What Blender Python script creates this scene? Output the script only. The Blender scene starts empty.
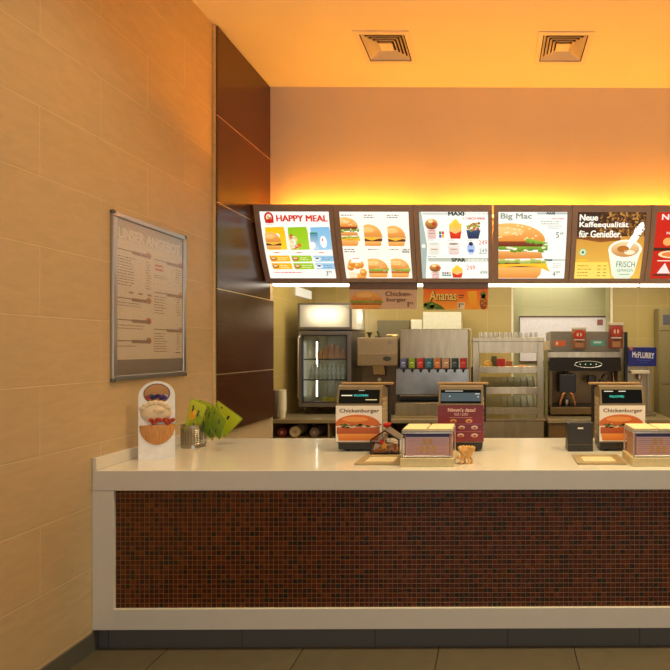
import bpy, bmesh, math, random
from mathutils import Vector, Matrix
random.seed(7)
PI = math.pi
col = bpy.context.scene.collection
F, CX, CY, H = 495.0, 495.0, 349.0, 1.672      # focal length in pixels, vanishing point, eye height

def PT(px, py, d):
    """a measured picture point standing d metres away"""
    return Vector(((px-CX)/F*d, d, H-(py-CY)/F*d))
def XX(px, d): return (px-CX)/F*d
def ZZ(py, d): return H-(py-CY)/F*d

def lin(c):
    o = []
    for v in c[:3]:
        v = v/255.0
        o.append(v/12.92 if v <= .04045 else ((v+.055)/1.055)**2.4)
    return tuple(o)+(1.0,)

# ------------------------------------------------------------------ materials
_m = {}
def new_mat(name):
    m = bpy.data.materials.new(name); m.use_nodes = True
    return m, m.node_tree.nodes, m.node_tree.links, m.node_tree.nodes['Principled BSDF']

def mat(name, rgb, rough=.5, metal=0.0, var=.06, scale=30.0, bump=0.0, coat=0.0, spec=.5, stretch=None):
    if name in _m: return _m[name]
    m, n, l, b = new_mat(name)
    c = lin(rgb)
    tc = n.new('ShaderNodeTexCoord'); mp = n.new('ShaderNodeMapping')
    if stretch: mp.inputs['Scale'].default_value = stretch
    nz = n.new('ShaderNodeTexNoise'); nz.inputs['Scale'].default_value = scale; nz.inputs['Detail'].default_value = 3
    l.new(tc.outputs['Object'], mp.inputs[0]); l.new(mp.outputs[0], nz.inputs['Vector'])
    r = n.new('ShaderNodeValToRGB')
    r.color_ramp.elements[0].position = .3; r.color_ramp.elements[1].position = .7
    r.color_ramp.elements[0].color = tuple(v*(1-var) for v in c[:3])+(1,)
    r.color_ramp.elements[1].color = tuple(min(1, v*(1+var)) for v in c[:3])+(1,)
    l.new(nz.outputs['Fac'], r.inputs[0]); l.new(r.outputs[0], b.inputs['Base Color'])
    b.inputs['Roughness'].default_value = rough; b.inputs['Metallic'].default_value = metal
    b.inputs['Coat Weight'].default_value = coat
    b.inputs['Specular IOR Level'].default_value = spec
    if bump:
        bp = n.new('ShaderNodeBump'); bp.inputs['Strength'].default_value = bump; bp.inputs['Distance'].default_value = .002
        l.new(nz.outputs['Fac'], bp.inputs['Height']); l.new(bp.outputs[0], b.inputs['Normal'])
    _m[name] = m
    return m

def emit(name, rgb, s, sample=True):
    if name in _m: return _m[name]
    m, n, l, b = new_mat(name)
    b.inputs['Base Color'].default_value = (.45, .45, .45, 1)
    b.inputs['Emission Color'].default_value = rgb if max(rgb) <= 1 else lin(rgb)
    b.inputs['Emission Strength'].default_value = s
    if not sample: m.cycles.emission_sampling = 'NONE'
    _m[name] = m
    return m

def glass(name, tint=(1, 1, 1), rough=.02, refl=.10):
    if name in _m: return _m[name]
    m = bpy.data.materials.new(name); m.use_nodes = True
    n, l = m.node_tree.nodes, m.node_tree.links
    n.clear()
    o = n.new('ShaderNodeOutputMaterial'); mx = n.new('ShaderNodeMixShader'); t = n.new('ShaderNodeBsdfTransparent'); g = n.new('ShaderNodeBsdfGlossy')
    lw = n.new('ShaderNodeLayerWeight'); lw.inputs[0].default_value = .35
    ma = n.new('ShaderNodeMath'); ma.operation = 'MULTIPLY_ADD'; ma.inputs[1].default_value = .6; ma.inputs[2].default_value = refl
    t.inputs[0].default_value = tuple(tint)+(1,); g.inputs['Roughness'].default_value = rough
    l.new(lw.outputs['Facing'], ma.inputs[0]); l.new(ma.outputs[0], mx.inputs[0])
    l.new(t.outputs[0], mx.inputs[1]); l.new(g.outputs[0], mx.inputs[2]); l.new(mx.outputs[0], o.inputs[0])
    _m[name] = m
    return m

def print_mat(name, emission=0.0, rough=.45):
    """printed sheet: its inks are a colour attribute; a backlit sheet gives off its light"""
    if name in _m: return _m[name]
    m, n, l, b = new_mat(name)
    a = n.new('ShaderNodeAttribute'); a.attribute_name = 'ink'
    l.new(a.outputs['Color'], b.inputs['Base Color'])
    b.inputs['Roughness'].default_value = rough
    if emission:
        l.new(a.outputs['Color'], b.inputs['Emission Color']); b.inputs['Emission Strength'].default_value = emission
        dk = n.new('ShaderNodeMix'); dk.data_type = 'RGBA'; dk.inputs[0].default_value = .7
        l.new(a.outputs['Color'], dk.inputs[6]); dk.inputs[7].default_value = (.02, .02, .02, 1)
        l.new(dk.outputs[2], b.inputs['Base Color'])
        m.cycles.emission_sampling = 'NONE'
    _m[name] = m
    return m

def math_node(n, l, op, a, b=None, c=None):
    k = n.new('ShaderNodeMath'); k.operation = op
    for i, v in enumerate((a, b, c)):
        if v is None: continue
        if isinstance(v, (int, float)): k.inputs[i].default_value = v
        else: l.new(v, k.inputs[i])
    return k.outputs[0]

def tile_mat(name, ax, pw, ph, o0, o1, colours, grout, gw, rough=.4, offset=0.0, bump=.3, grain=None, grain_bump=0.0, spec=.5):
    """rectangular tiles laid in the plane ax (two of 0,1,2), sized pw x ph, each tile of its own colour"""
    m, n, l, b = new_mat(name)
    g = n.new('ShaderNodeNewGeometry'); sp = n.new('ShaderNodeSeparateXYZ'); l.new(g.outputs['Position'], sp.inputs[0])
    u = math_node(n, l, 'DIVIDE', math_node(n, l, 'SUBTRACT', sp.outputs[ax[0]], o0), pw)
    v = math_node(n, l, 'DIVIDE', math_node(n, l, 'SUBTRACT', sp.outputs[ax[1]], o1), ph)
    vi = math_node(n, l, 'FLOOR', v)
    if offset:
        par = math_node(n, l, 'MULTIPLY', math_node(n, l, 'FLOORED_MODULO', vi, 2.0), offset)
        u = math_node(n, l, 'ADD', u, par)
    ui = math_node(n, l, 'FLOOR', u)
    fu = math_node(n, l, 'SUBTRACT', u, ui); fv = math_node(n, l, 'SUBTRACT', v, vi)
    eu = math_node(n, l, 'MULTIPLY', math_node(n, l, 'MINIMUM', fu, math_node(n, l, 'SUBTRACT', 1.0, fu)), pw)
    ev = math_node(n, l, 'MULTIPLY', math_node(n, l, 'MINIMUM', fv, math_node(n, l, 'SUBTRACT', 1.0, fv)), ph)
    e = math_node(n, l, 'MINIMUM', eu, ev)
    isg = math_node(n, l, 'LESS_THAN', e, gw)
    cb = n.new('ShaderNodeCombineXYZ'); l.new(ui, cb.inputs[0]); l.new(vi, cb.inputs[1])
    wn = n.new('ShaderNodeTexWhiteNoise'); l.new(cb.outputs[0], wn.inputs['Vector'])
    r = n.new('ShaderNodeValToRGB'); r.color_ramp.interpolation = 'CONSTANT' if len(colours) > 2 else 'LINEAR'
    while len(r.color_ramp.elements) < len(colours): r.color_ramp.elements.new(.5)
    tot = sum(c[1] for c in colours); acc = 0
    for i, (c, w) in enumerate(colours):
        r.color_ramp.elements[i].position = acc/tot if len(colours) > 2 else float(i); acc += w
        r.color_ramp.elements[i].color = lin(c)
    l.new(wn.outputs['Value'], r.inputs[0])
    src = r.outputs[0]; hgt = math_node(n, l, 'MINIMUM', e, gw*2.5)
    if grain:
        mp = n.new('ShaderNodeMapping'); l.new(g.outputs['Position'], mp.inputs[0])
        mp.inputs['Scale'].default_value = grain[0]; mp.inputs['Rotation'].default_value = grain[2]
        nz = n.new('ShaderNodeTexNoise'); nz.inputs['Scale'].default_value = 1; nz.inputs['Detail'].default_value = 4; nz.inputs['Distortion'].default_value = .6
        l.new(mp.outputs[0], nz.inputs['Vector'])
        mv = n.new('ShaderNodeMix'); mv.data_type = 'RGBA'; mv.blend_type = 'MULTIPLY'; mv.inputs[0].default_value = 1
        gr = n.new('ShaderNodeMapRange'); l.new(nz.outputs['Fac'], gr.inputs[0]); gr.inputs[1].default_value = .3; gr.inputs[2].default_value = .7
        gr.inputs[3].default_value = 1-grain[1]; gr.inputs[4].default_value = 1.0
        l.new(src, mv.inputs[6]); l.new(gr.outputs[0], mv.inputs[7]); src = mv.outputs[2]
        hgt = math_node(n, l, 'ADD', hgt, math_node(n, l, 'MULTIPLY', nz.outputs['Fac'], grain_bump))
    mx = n.new('ShaderNodeMix'); mx.data_type = 'RGBA'
    l.new(isg, mx.inputs[0]); l.new(src, mx.inputs[6]); mx.inputs[7].default_value = lin(grout)
    l.new(mx.outputs[2], b.inputs['Base Color'])
    bp = n.new('ShaderNodeBump'); bp.inputs['Strength'].default_value = bump; bp.inputs['Distance'].default_value = 1.0
    l.new(hgt, bp.inputs['Height']); l.new(bp.outputs[0], b.inputs['Normal'])
    b.inputs['Roughness'].default_value = rough; b.inputs['Specular IOR Level'].default_value = spec
    return m

# ------------------------------------------------------------------ mesh helpers
class MB:
    def __init__(s): s.v = []; s.f = []
    def add(s, vs, fs, M=None):
        k = len(s.v)
        s.v += [tuple(M @ Vector(p)) if M else tuple(p) for p in vs]
        s.f += [tuple(i+k for i in f) for f in fs]
        return s
    def box(s, x0, x1, y0, y1, z0, z1, b=0.0, M=None):
        if b:
            bm = bmesh.new(); bmesh.ops.create_cube(bm, size=1)
            for v in bm.verts:
                v.co = Vector((x0+(v.co.x+.5)*(x1-x0), y0+(v.co.y+.5)*(y1-y0), z0+(v.co.z+.5)*(z1-z0)))
            bmesh.ops.bevel(bm, geom=bm.edges[:], offset=b, segments=2, affect='EDGES', profile=.5)
            bm.verts.index_update()
            s.add([v.co[:] for v in bm.verts], [[v.index for v in f.verts] for f in bm.faces], M); bm.free()
            return s
        P = [(x, y, z) for z in (z0, z1) for y in (y0, y1) for x in (x0, x1)]
        return s.add(P, [(0, 2, 3, 1), (4, 5, 7, 6), (0, 1, 5, 4), (2, 6, 7, 3), (0, 4, 6, 2), (1, 3, 7, 5)], M)
    def prism(s, prof, x0, x1, M=None):
        """profile of (y,z) pulled along x"""
        n = len(prof)
        P = [(x0, y, z) for y, z in prof]+[(x1, y, z) for y, z in prof]
        fs = [tuple(range(n)), tuple(reversed(range(n, 2*n)))]
        fs += [(i, i+n, (i+1) % n+n, (i+1) % n) for i in range(n)]
        return s.add(P, fs, M)
    def plate(s, prof, y0, y1, M=None):
        """profile of (x,z) pulled along y"""
        n = len(prof)
        P = [(x, y0, z) for x, z in prof]+[(x, y1, z) for x, z in prof]
        fs = [tuple(range(n)), tuple(reversed(range(n, 2*n)))]
        fs += [(i, i+n, (i+1) % n+n, (i+1) % n) for i in range(n)]
        return s.add(P, fs, M)
    def lathe(s, prof, c=(0, 0, 0), n=24, M=None):
        """(r,z) profile turned about z"""
        P = []; fs = []
        for r, z in prof:
            for i in range(n):
                a = 2*PI*i/n; P.append((c[0]+r*math.cos(a), c[1]+r*math.sin(a), c[2]+z))
        for j in range(len(prof)-1):
            for i in range(n):
                fs.append((j*n+i, j*n+(i+1) % n, (j+1)*n+(i+1) % n, (j+1)*n+i))
        fs.append(tuple(reversed(range(n)))); fs.append(tuple(range((len(prof)-1)*n, len(prof)*n)))
        return s.add(P, fs, M)
    def tube(s, pts, r, n=10, closed=False):
        pts = [Vector(p) for p in pts]; K = len(pts); P = []; fs = []; up = None
        for i, p in enumerate(pts):
            if closed: t = (pts[(i+1) % K]-pts[i-1]).normalized()
            else: t = (pts[min(i+1, K-1)]-pts[max(i-1, 0)]).normalized()
            if up is None:
                up = Vector((0, 0, 1)) if abs(t.z) < .9 else Vector((1, 0, 0))
            a = t.cross(up).normalized(); bb = a.cross(t).normalized(); up = bb
            rr = r[i] if isinstance(r, (list, tuple)) else r
            for k in range(n):
                an = 2*PI*k/n; P.append(p+a*math.cos(an)*rr+bb*math.sin(an)*rr)
        for i in range(K if closed else K-1):
            j = (i+1) % K
            for k in range(n):
                fs.append((i*n+k, i*n+(k+1) % n, j*n+(k+1) % n, j*n+k))
        if not closed: fs += [tuple(reversed(range(n))), tuple(range((K-1)*n, K*n))]
        return s.add(P, fs)
    def ball(s, c, r, n=14, sq=(1, 1, 1)):
        pr = [(math.sin(PI*i/(n//2))*1.0, -math.cos(PI*i/(n//2))) for i in range(n//2+1)]
        pr[0] = (.02, -1); pr[-1] = (.02, 1)
        M = Matrix.Translation(c) @ Matrix.Diagonal((r*sq[0], r*sq[1], r*sq[2], 1))
        return s.lathe(pr, n=n, M=M)
    def build(s, name, m, parent=None, smooth=False, label=None):
        me = bpy.data.meshes.new(name); me.from_pydata([tuple(p) for p in s.v], [], s.f)
        bm = bmesh.new(); bm.from_mesh(me); bmesh.ops.recalc_face_normals(bm, faces=bm.faces); bm.to_mesh(me); bm.free()
        me.materials.append(m)
        if smooth:
            for p in me.polygons: p.use_smooth = True
            try: me.set_sharp_from_angle(angle=math.radians(40))
            except Exception: pass
        o = bpy.data.objects.new(name, me); col.objects.link(o)
        if parent: o.parent = parent
        if label: o['label'] = label
        return o

def thing(name, label, cat, loc=(0, 0, 0), rz=0.0, group=None):
    o = bpy.data.objects.new(name, None); o.empty_display_size = .05; col.objects.link(o)
    o.location = loc; o.rotation_euler = (0, 0, rz); o['label'] = label; o['category'] = cat
    if group: o['group'] = group
    return o
def tag(o, label, cat, group=None):
    o['label'] = label; o['category'] = cat
    if group: o['group'] = group
    return o
def struct(mb, name, m, label=None):
    o = mb.build(name, m); o['kind'] = 'structure'
    if label: o['label'] = label
    return o
def dup(root, loc, rz=None, label=None, group=None):
    r = root.copy(); col.objects.link(r); r.location = loc
    if rz is not None: r.rotation_euler = (0, 0, rz)
    if label: r['label'] = label
    if group: r['group'] = group
    for ch in list(root.children):
        c = ch.copy(); col.objects.link(c); c.parent = r
        for g in list(ch.children):
            d = g.copy(); col.objects.link(d); d.parent = c
    return r

# ------------------------------------------------------------------ printing
_tx = {}
def glyphs(s, bold):
    k = (s, bold)
    if k in _tx: return _tx[k]
    cu = bpy.data.curves.new('t', 'FONT'); cu.body = s; cu.size = 1; cu.resolution_u = 3
    o = bpy.data.objects.new('t', cu); col.objects.link(o)
    dg = bpy.context.evaluated_depsgraph_get(); dg.update()
    me = bpy.data.meshes.new_from_object(o.evaluated_get(dg))
    vs = [(v.co.x, v.co.y) for v in me.vertices]; fs = [tuple(p.vertices) for p in me.polygons]
    bpy.data.objects.remove(o); bpy.data.curves.remove(cu); bpy.data.meshes.remove(me)
    x0 = min(v[0] for v in vs); x1 = max(v[0] for v in vs); y0 = min(v[1] for v in vs); y1 = max(v[1] for v in vs)
    vs = [((x-x0)/(x1-x0), (y-y0)/(y1-y0)) for x, y in vs]
    _tx[k] = (vs, fs)
    return _tx[k]

class Print:
    """inks on a sheet; s runs left to right and t top to bottom, both 0..1; fn(s,t,layer) gives the point"""
    def __init__(p, fn, bands=0, lift=.0005):
        p.fn = fn; p.v = []; p.f = []; p.c = []; p.bands = bands; p.lift = lift; p.L = 0
    def _emit(p, pts, cols):
        k = len(p.v)
        for (a, b) in pts: p.v.append(p.fn(a, b, p.L*p.lift))
        p.f.append(tuple(range(k, k+len(pts)))); p.c.append(cols)
    def poly(p, pts, c, cb=None, clip=None):
        """c: colour; cb: colour at the bottom of the shape"""
        if clip is None: clip = (0, 1, 0, 1)
        def cut(P, ax, val, keep_less):
            out = []
            for i in range(len(P)):
                A, B = P[i], P[(i+1) % len(P)]
                ia = A[ax] <= val if keep_less else A[ax] >= val
                ib = B[ax] <= val if keep_less else B[ax] >= val
                if ia: out.append(A)
                if ia != ib:
                    w = (val-A[ax])/(B[ax]-A[ax]); out.append(tuple(A[j]+w*(B[j]-A[j]) for j in range(2)))
            return out
        P = [tuple(q) for q in pts]
        P = cut(P, 0, clip[0], False)
        if len(P) > 2: P = cut(P, 0, clip[1], True)
        if len(P) > 2: P = cut(P, 1, clip[2], False)
        if len(P) > 2: P = cut(P, 1, clip[3], True)
        if len(P) < 3: return
        t0 = min(q[1] for q in pts); t1 = max(q[1] for q in pts)
        def colr(t):
            a = lin(c)
            if cb is None: return a
            b = lin(cb); w = (t-t0)/max(1e-6, t1-t0)
            return tuple(a[j]*(1-w)+b[j]*w for j in range(3))+(1,)
        if p.bands:
            lo = int(math.floor(min(q[1] for q in P)*p.bands)); hi = int(math.ceil(max(q[1] for q in P)*p.bands))
            for k in range(lo, hi):
                Q = cut(P, 1, k/p.bands, False)
                if len(Q) > 2: Q = cut(Q, 1, (k+1)/p.bands, True)
                if len(Q) > 2: p._emit(Q, [colr(q[1]) for q in Q])
        else: p._emit(P, [colr(q[1]) for q in P])
    def rect(p, s0, t0, s1, t1, c, cb=None): p.poly([(s0, t0), (s1, t0), (s1, t1), (s0, t1)], c, cb)
    def ell(p, s, t, a, b, c, cb=None, n=24, a0=0, a1=2*PI, clip=None):
        p.poly([(s+a*math.cos(a0+(a1-a0)*i/n), t-b*math.sin(a0+(a1-a0)*i/n)) for i in range(n+(0 if a1-a0 > 6.2 else 1))], c, cb, clip)
    def text(p, txt, s0, t0, s1, t1, c, bold=.0):
        vs, fs = glyphs(txt, 0.0); cc = lin(c)
        e = max(0.0, bold)*(s1-s0)/max(3, len(txt))*4.5            # a heavier face: the strokes set side by side
        f_ = e*.35*(t1-t0)/(s1-s0)*max(3, len(txt))*.5
        for q, q2 in (((0, 0),) if e == 0 else ((-e/2, -f_), (-e/2, f_), (-e/4, 0), (0, f_), (0, -f_), (e/4, 0), (e/2, f_), (e/2, -f_))):
            k = len(p.v)
            for x, y in vs: p.v.append(p.fn(s0+e/2+x*(s1-s0-e)+q, t1-y*(t1-t0)+q2, (p.L+.2*q/(e+1e-9)+.05*(q2 > 0))*p.lift))
            for f in fs:
                p.f.append(tuple(k+i for i in f)); p.c.append([cc]*len(f))
    def lines(p, s0, t0, s1, n, dt, h, c, seed=1):
        r = random.Random(seed)
        for i in range(n):
            a = s0
            e = s0+(s1-s0)*r.uniform(.7, 1)
            while a < e:
                w = r.uniform(.012, .05)
                p.rect(a, t0+i*dt, min(a+w, e), t0+i*dt+h, c); a += w+.01
    def build(p, name, m, parent=None, label=None):
        me = bpy.data.meshes.new(name); me.from_pydata([tuple(q) for q in p.v], [], p.f); me.materials.append(m)
        at = me.color_attributes.new('ink', 'FLOAT_COLOR', 'CORNER')
        flat = []
        for c in p.c:
            for q in c: flat += q
        at.data.foreach_set('color', flat)
        o = bpy.data.objects.new(name, me); col.objects.link(o)
        if parent: o.parent = parent
        if label: o['label'] = label
        return o

BUN = (232, 150, 60); BUNL = (248, 192, 104); BUND = (228, 142, 58)
def burger(p, s0, t0, s1, t1, cut=0.0, style='plain', seed=3):
    """a burger in its frame; cut hides the left share of it as on the printed photos"""
    r = random.Random(seed)
    w = s1-s0; h = t1-t0
    cx = s0+w*(.5-cut*.5); W = w*(.5+cut*.5); clip = (max(0, s0), min(1, s1), max(0, t0), min(1, t1))
    L0 = p.L
    def X(k): return cx+W*k
    # heel bun
    p.L = L0+1
    p.poly([(X(-.9), t0+h*.78), (X(.86), t0+h*.78), (X(.84), t0+h*.93), (X(.74), t1), (X(-.8), t1)], BUNL, BUND, clip)
    # fillings
    def ragged(ta, tb, c, cb, out=.93, n=14):
        for i in range(n):
            a = -out+2*out*i/n; b2 = a+2*out/n*1.15
            dj = r.uniform(-.02, .03)*h; dk = r.uniform(-.03, .05)*h
            p.poly([(X(a), t0+h*ta+dj), (X(b2), t0+h*ta+dj*.5), (X(b2), t0+h*tb+dk), (X(a+.02), t0+h*tb+dk*.6)], c, cb, clip)
    p.L = L0+2
    if style == 'double':
        p.poly([(X(-.9), t0+h*.72), (X(.9), t0+h*.72), (X(.84), t0+h*.80), (X(-.9), t0+h*.80)], (140, 66, 34), (96, 44, 26), clip)
        p.L += 1; ragged(.66, .74, (208, 214, 120), (120, 150, 50), .95)
        p.L += 1
        p.poly([(X(-1), t0+h*.76), (X(1.0), t0+h*.73), (X(1.06), t0+h*.86), (X(.8), t0+h*.80), (X(.3), t0+h*.78), (X(-.2), t0+h*.80), (X(-1), t0+h*.84)], (255, 200, 50), (250, 160, 30), clip)
        p.L += 1
        p.poly([(X(-.92), t0+h*.50), (X(.84), t0+h*.53), (X(.88), t0+h*.64), (X(-.92), t0+h*.66)], (240, 178, 96), (212, 120, 52), clip)
        p.L += 1; ragged(.40, .50, (150, 190, 60), (86, 130, 34), 1.02)
        p.L += 1
        p.poly([(X(-.9), t0+h*.33), (X(.86), t0+h*.33), (X(.92), t0+h*.38), (X(.84), t0+h*.43), (X(-.9), t0+h*.43)], (150, 70, 36), (104, 46, 26), clip)
        for i in range(9):
            p.ell(X(r.uniform(-.8, .9)), t0+h*r.uniform(.42, .5), W*.06, h*.018, (245, 240, 215), n=8, clip=clip)
        tb = .34
    elif style == 'salad':
        p.poly([(X(-.9), t0+h*.66), (X(.9), t0+h*.66), (X(.9), t0+h*.79), (X(-.9), t0+h*.79)], (214, 126, 50), (180, 92, 32), clip)
        p.L += 1; ragged(.5, .66, (196, 216, 110), (96, 150, 44), 1.0)
        for i in range(6): p.ell(X(r.uniform(-.8, .8)), t0+h*.55, W*.1, h*.025, (236, 96, 50), n=8, clip=clip)
        tb = .54
    elif style == 'nugget':
        for i in range(7):
            p.L += 1
            a = r.uniform(-.7, .7); b = r.uniform(.25, .85)
            p.ell(X(a), t0+h*b, W*.36, h*.17, (246, 178, 74), (214, 118, 34), n=14, clip=clip)
            p.ell(X(a-.08), t0+h*(b-.04), W*.2, h*.06, (252, 204, 110), n=10, clip=clip)
        p.L = L0; return
    else:
        p.poly([(X(-.9), t0+h*.66), (X(.9), t0+h*.66), (X(.95), t0+h*.72), (X(.88), t0+h*.79), (X(-.9), t0+h*.79)], (128, 62, 36), (86, 40, 26), clip)
        p.L += 1
        p.poly([(X(-.95), t0+h*.61), (X(.95), t0+h*.61), (X(.6), t0+h*.68), (X(.15), t0+h*.76), (X(-.3), t0+h*.67)], (255, 206, 60), (250, 170, 40), clip)
        ragged(.54, .62, (232, 200, 130), (190, 110, 60), .96)
        tb = .57
    # crown bun
    p.L += 1
    p.ell(X(0), t0+h*tb, W*.93, h*(tb-.02), BUNL, BUND, n=22, a0=0, a1=PI, clip=clip)
    p.L += 1
    p.ell(X(-.12), t0+h*tb*.48, W*.5, h*tb*.22, (250, 204, 136), BUNL, n=16, clip=clip)
    if style in ('double', 'salad'):
        p.L += 1
        for i in range(34):
            a = r.uniform(.2, PI-.2); q = r.uniform(.35, .93)
            p.ell(X(.9*q*math.cos(a)), t0+h*tb-h*tb*q*math.sin(a)*.93, W*.035, h*.011, (255, 236, 190), n=6, clip=clip)
    p.L = L0

# ================================================================== THE ROOM
XW = -2.228                                     # tiled left wall
ZC = 4.24                                       # ceiling
YB = 4.86                                       # bulkhead above the counter line
YF = -3.2; XR = 4.6
wall_tile = tile_mat('beige_wall_tile', (1, 2), .75, .343, 2.44, 1.49-3*.343, [((208, 182, 143), 1), ((205, 179, 140), 1)], (222, 200, 165), .0018,
                     rough=.45, offset=.5, bump=.3, grain=((1, 9, 26), .10, (.45, 0, 0)), grain_bump=.0012)
struct(MB().box(XW-.16, XW, YF, 4.98, 0, ZC), 'wall_left', wall_tile)
floor_m = tile_mat('dark_floor_tile', (0, 1), .755, .755, XX(305, 2.785), 2.06, [((104, 94, 76), 1), ((98, 88, 71), 1)], (44, 38, 30), .003,
                   rough=.38, bump=.3, grain=((7, 7, 7), .15, (0, 0, 0)), grain_bump=.0003)
struct(MB().box(XW-.16, XR, YF, 7.75, -.1, 0), 'floor', floor_m)
plaster = mat('ceiling_plaster', (236, 226, 202), .85, var=.015, scale=3, spec=.2)
# ceiling with the two openings of the air vents
vc = [(-.925, 4.225), (.580, 4.225)]; hv = .188
xs = sorted([XW-.16, XR]+[c[0]+k*hv for c in vc for k in (-1, 1)]); ys = [YF, vc[0][1]-hv, vc[0][1]+hv, YB+.12]
cm = MB()
for i in range(len(xs)-1):
    for j in range(3):
        if j == 1 and i in (1, 3): continue
        cm.box(xs[i], xs[i+1], ys[j], ys[j+1], ZC, ZC+.14)
struct(cm, 'ceiling', plaster)
wall_p = mat('bulkhead_paint', (222, 206, 188), .8, var=.015, scale=4, spec=.2)
struct(MB().box(XW+.001, XR, YB, YB+.12, 2.345, ZC).box(XW+.001, XR, YB, YB+.012, 2.313, 2.346), 'wall_back', wall_p)
struct(MB().box(XR, XR+.15, YF, 7.75, 0, ZC), 'wall_right', wall_tile)
# kitchen shell
kt = tile_mat('yellow_kitchen_tile', (0, 2), .40, .44, -2.5, .05, [((182, 160, 98), 1), ((177, 155, 94), 1)], (208, 188, 134), .0018, rough=.35, bump=.25)
kt2 = tile_mat('yellow_kitchen_tile_side', (1, 2), .40, .44, 5.0, .05, [((182, 160, 98), 1), ((177, 155, 94), 1)], (208, 188, 134), .0018, rough=.3, bump=.25)
kgreen = tile_mat('olive_kitchen_tile', (0, 2), .40, .44, 0, .05, [((186, 182, 138), 1), ((182, 178, 134), 1)], (196, 192, 150), .0018, rough=.4, bump=.25)
YK = 6.6; KX = -2.43
struct(MB().box(KX-.12, KX, 4.98, YK, 0, 2.72), 'wall_kitchen_left', kt2)
xa, xb = XX(513, YK), XX(611, YK)
struct(MB().box(KX-.12, xa, YK, YK+.12, 0, 2.72), 'wall_kitchen_back', kt)
struct(MB().box(xb, XR, YK, YK+.12, 0, 2.72), 'wall_kitchen_right', kt)
struct(MB().box(xa-.3, xb+.3, 6.95, 7.07, 0, 2.72), 'wall_kitchen_recess', kgreen)
struct(MB().box(xa-.12, xa, YK+.12, 6.95, 0, 2.72).box(xb, xb+.12, YK+.12, 6.95, 0, 2.72), 'wall_kitchen_side', kgreen)
struct(MB().box(KX-.12, XR, 4.98, 7.72, 2.72, 2.82), 'ceiling_kitchen', plaster)
alu = mat('brushed_aluminium', (190, 184, 176), .35, 1, var=.05, scale=60)
white_edge = mat('white_edge_profile', (232, 226, 206), .4)
struct(MB().box(xa-.022, xa+.004, YK-.012, YK+.01, .9, 2.72), 'trim_2', white_edge)
struct(MB().box(xb-.004, xb+.022, YK-.012, YK+.01, .9, 2.72), 'trim_3', white_edge)
# baseboard
base_m = tile_mat('dark_skirting_tile', (1, 2), .755, .4, 2.06, -.02, [((100, 98, 90), 1), ((94, 92, 84), 1)], (52, 50, 48), .002, rough=.4, bump=.2)
struct(MB().box(XW, XW+.012, YF, 3.93, 0, .105), 'baseboard_left', base_m)
# dark wood panelling
wood, n, l, b = new_mat('dark_wood_veneer')
g = n.new('ShaderNodeNewGeometry'); mp = n.new('ShaderNodeMapping'); mp.inputs['Scale'].default_value = (1, 2, 130)
nz = n.new('ShaderNodeTexNoise'); nz.inputs['Scale'].default_value = 1.4; nz.inputs['Detail'].default_value = 6
r = n.new('ShaderNodeValToRGB'); r.color_ramp.elements[0].position = .35; r.color_ramp.elements[1].position = .68
r.color_ramp.elements[0].color = lin((66, 37, 18)); r.color_ramp.elements[1].color = lin((84, 48, 23))
l.new(g.outputs['Position'], mp.inputs[0]); l.new(mp.outputs[0], nz.inputs['Vector']); l.new(nz.outputs['Fac'], r.inputs[0]); l.new(r.outputs[0], b.inputs['Base Color'])
b.inputs['Roughness'].default_value = .27; b.inputs['Specular IOR Level'].default_value = .6
zj = [1.0, 1.470, 2.150, 2.835, 3.525, ZC-.004]
wp = MB(); tj = MB()
for i in range(5):
    ye = YB-.002 if i > 1 else 4.93
    wp.box(XW+.002, XW+.030, 3.935, ye, zj[i]+(.004 if i else 0), zj[i+1]-.004)
    if i: tj.box(XW+.002, XW+.0285, 3.94, YB-.002, zj[i]-.004, zj[i]+.004)
struct(wp, 'wall_panelling', wood)
struct(tj, 'trim_4', mat('joint_strip', (214, 190, 150), .35, .6))
struct(MB().box(XW+.0005, XW+.020, 3.922, 3.9345, 1.003, ZC-.002), 'trim_1', mat('pale_edge_strip', (226, 206, 160), .35, .3))

# ================================================================== ceiling air vents
vent_m = mat('vent_white', (226, 216, 204), .6, var=.02)
vent_d = mat('vent_throat', (60, 54, 48), .8)
def ring(mb, a0, z0, a1, z1, th=.0025):
    P = []
    for a, z in ((a0, z0), (a1, z1), (a1-th, z1+.0015), (a0-th, z0+.0015)):
        P += [(-a, -a, z), (a, -a, z), (a, a, z), (-a, a, z)]
    fs = []
    for k in range(4):
        k2 = (k+1) % 4
        for j in range(4):
            j2 = (j+1) % 4; fs.append((k*4+j, k*4+j2, k2*4+j2, k2*4+j))
    mb.add(P, fs)
def vent(loc, label):
    t = thing('air_vent', label, 'air vent', loc, 0, 'square air vents in the ceiling')
    fr = MB()
    a, b2 = .227, .186
    fr.box(-a, a, -a, -b2, -.008, 0).box(-a, a, b2, a, -.008, 0).box(-a, -b2, -b2, b2, -.008, 0).box(b2, a, -b2, b2, -.008, 0)
    fr.build('flange', vent_m, t)
    for k in range(5):
        lv = MB(); o = .176-k*.028
        ring(lv, o, -.003, o-.019, .022)
        lv.build('louvre', vent_m, t)
    MB().box(-.052, .052, -.052, .052, .006, .010).build('centre_plate', vent_m, t)
    th = MB(); q = .1865
    th.box(-q, q, -q, -q+.003, 0, .12).box(-q, q, q-.003, q, 0, .12).box(-q, -q+.003, -q, q, 0, .12).box(q-.003, q, -q, q, 0, .12).box(-q, q, -q, q, .12, .124)
    th.build('throat', vent_d, t)
vent((vc[0][0], vc[0][1], ZC), 'square louvred air vent in the orange-lit ceiling, the left one of two')
vent((vc[1][0], vc[1][1], ZC), 'square louvred air vent in the orange-lit ceiling, the right one of two')

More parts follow.
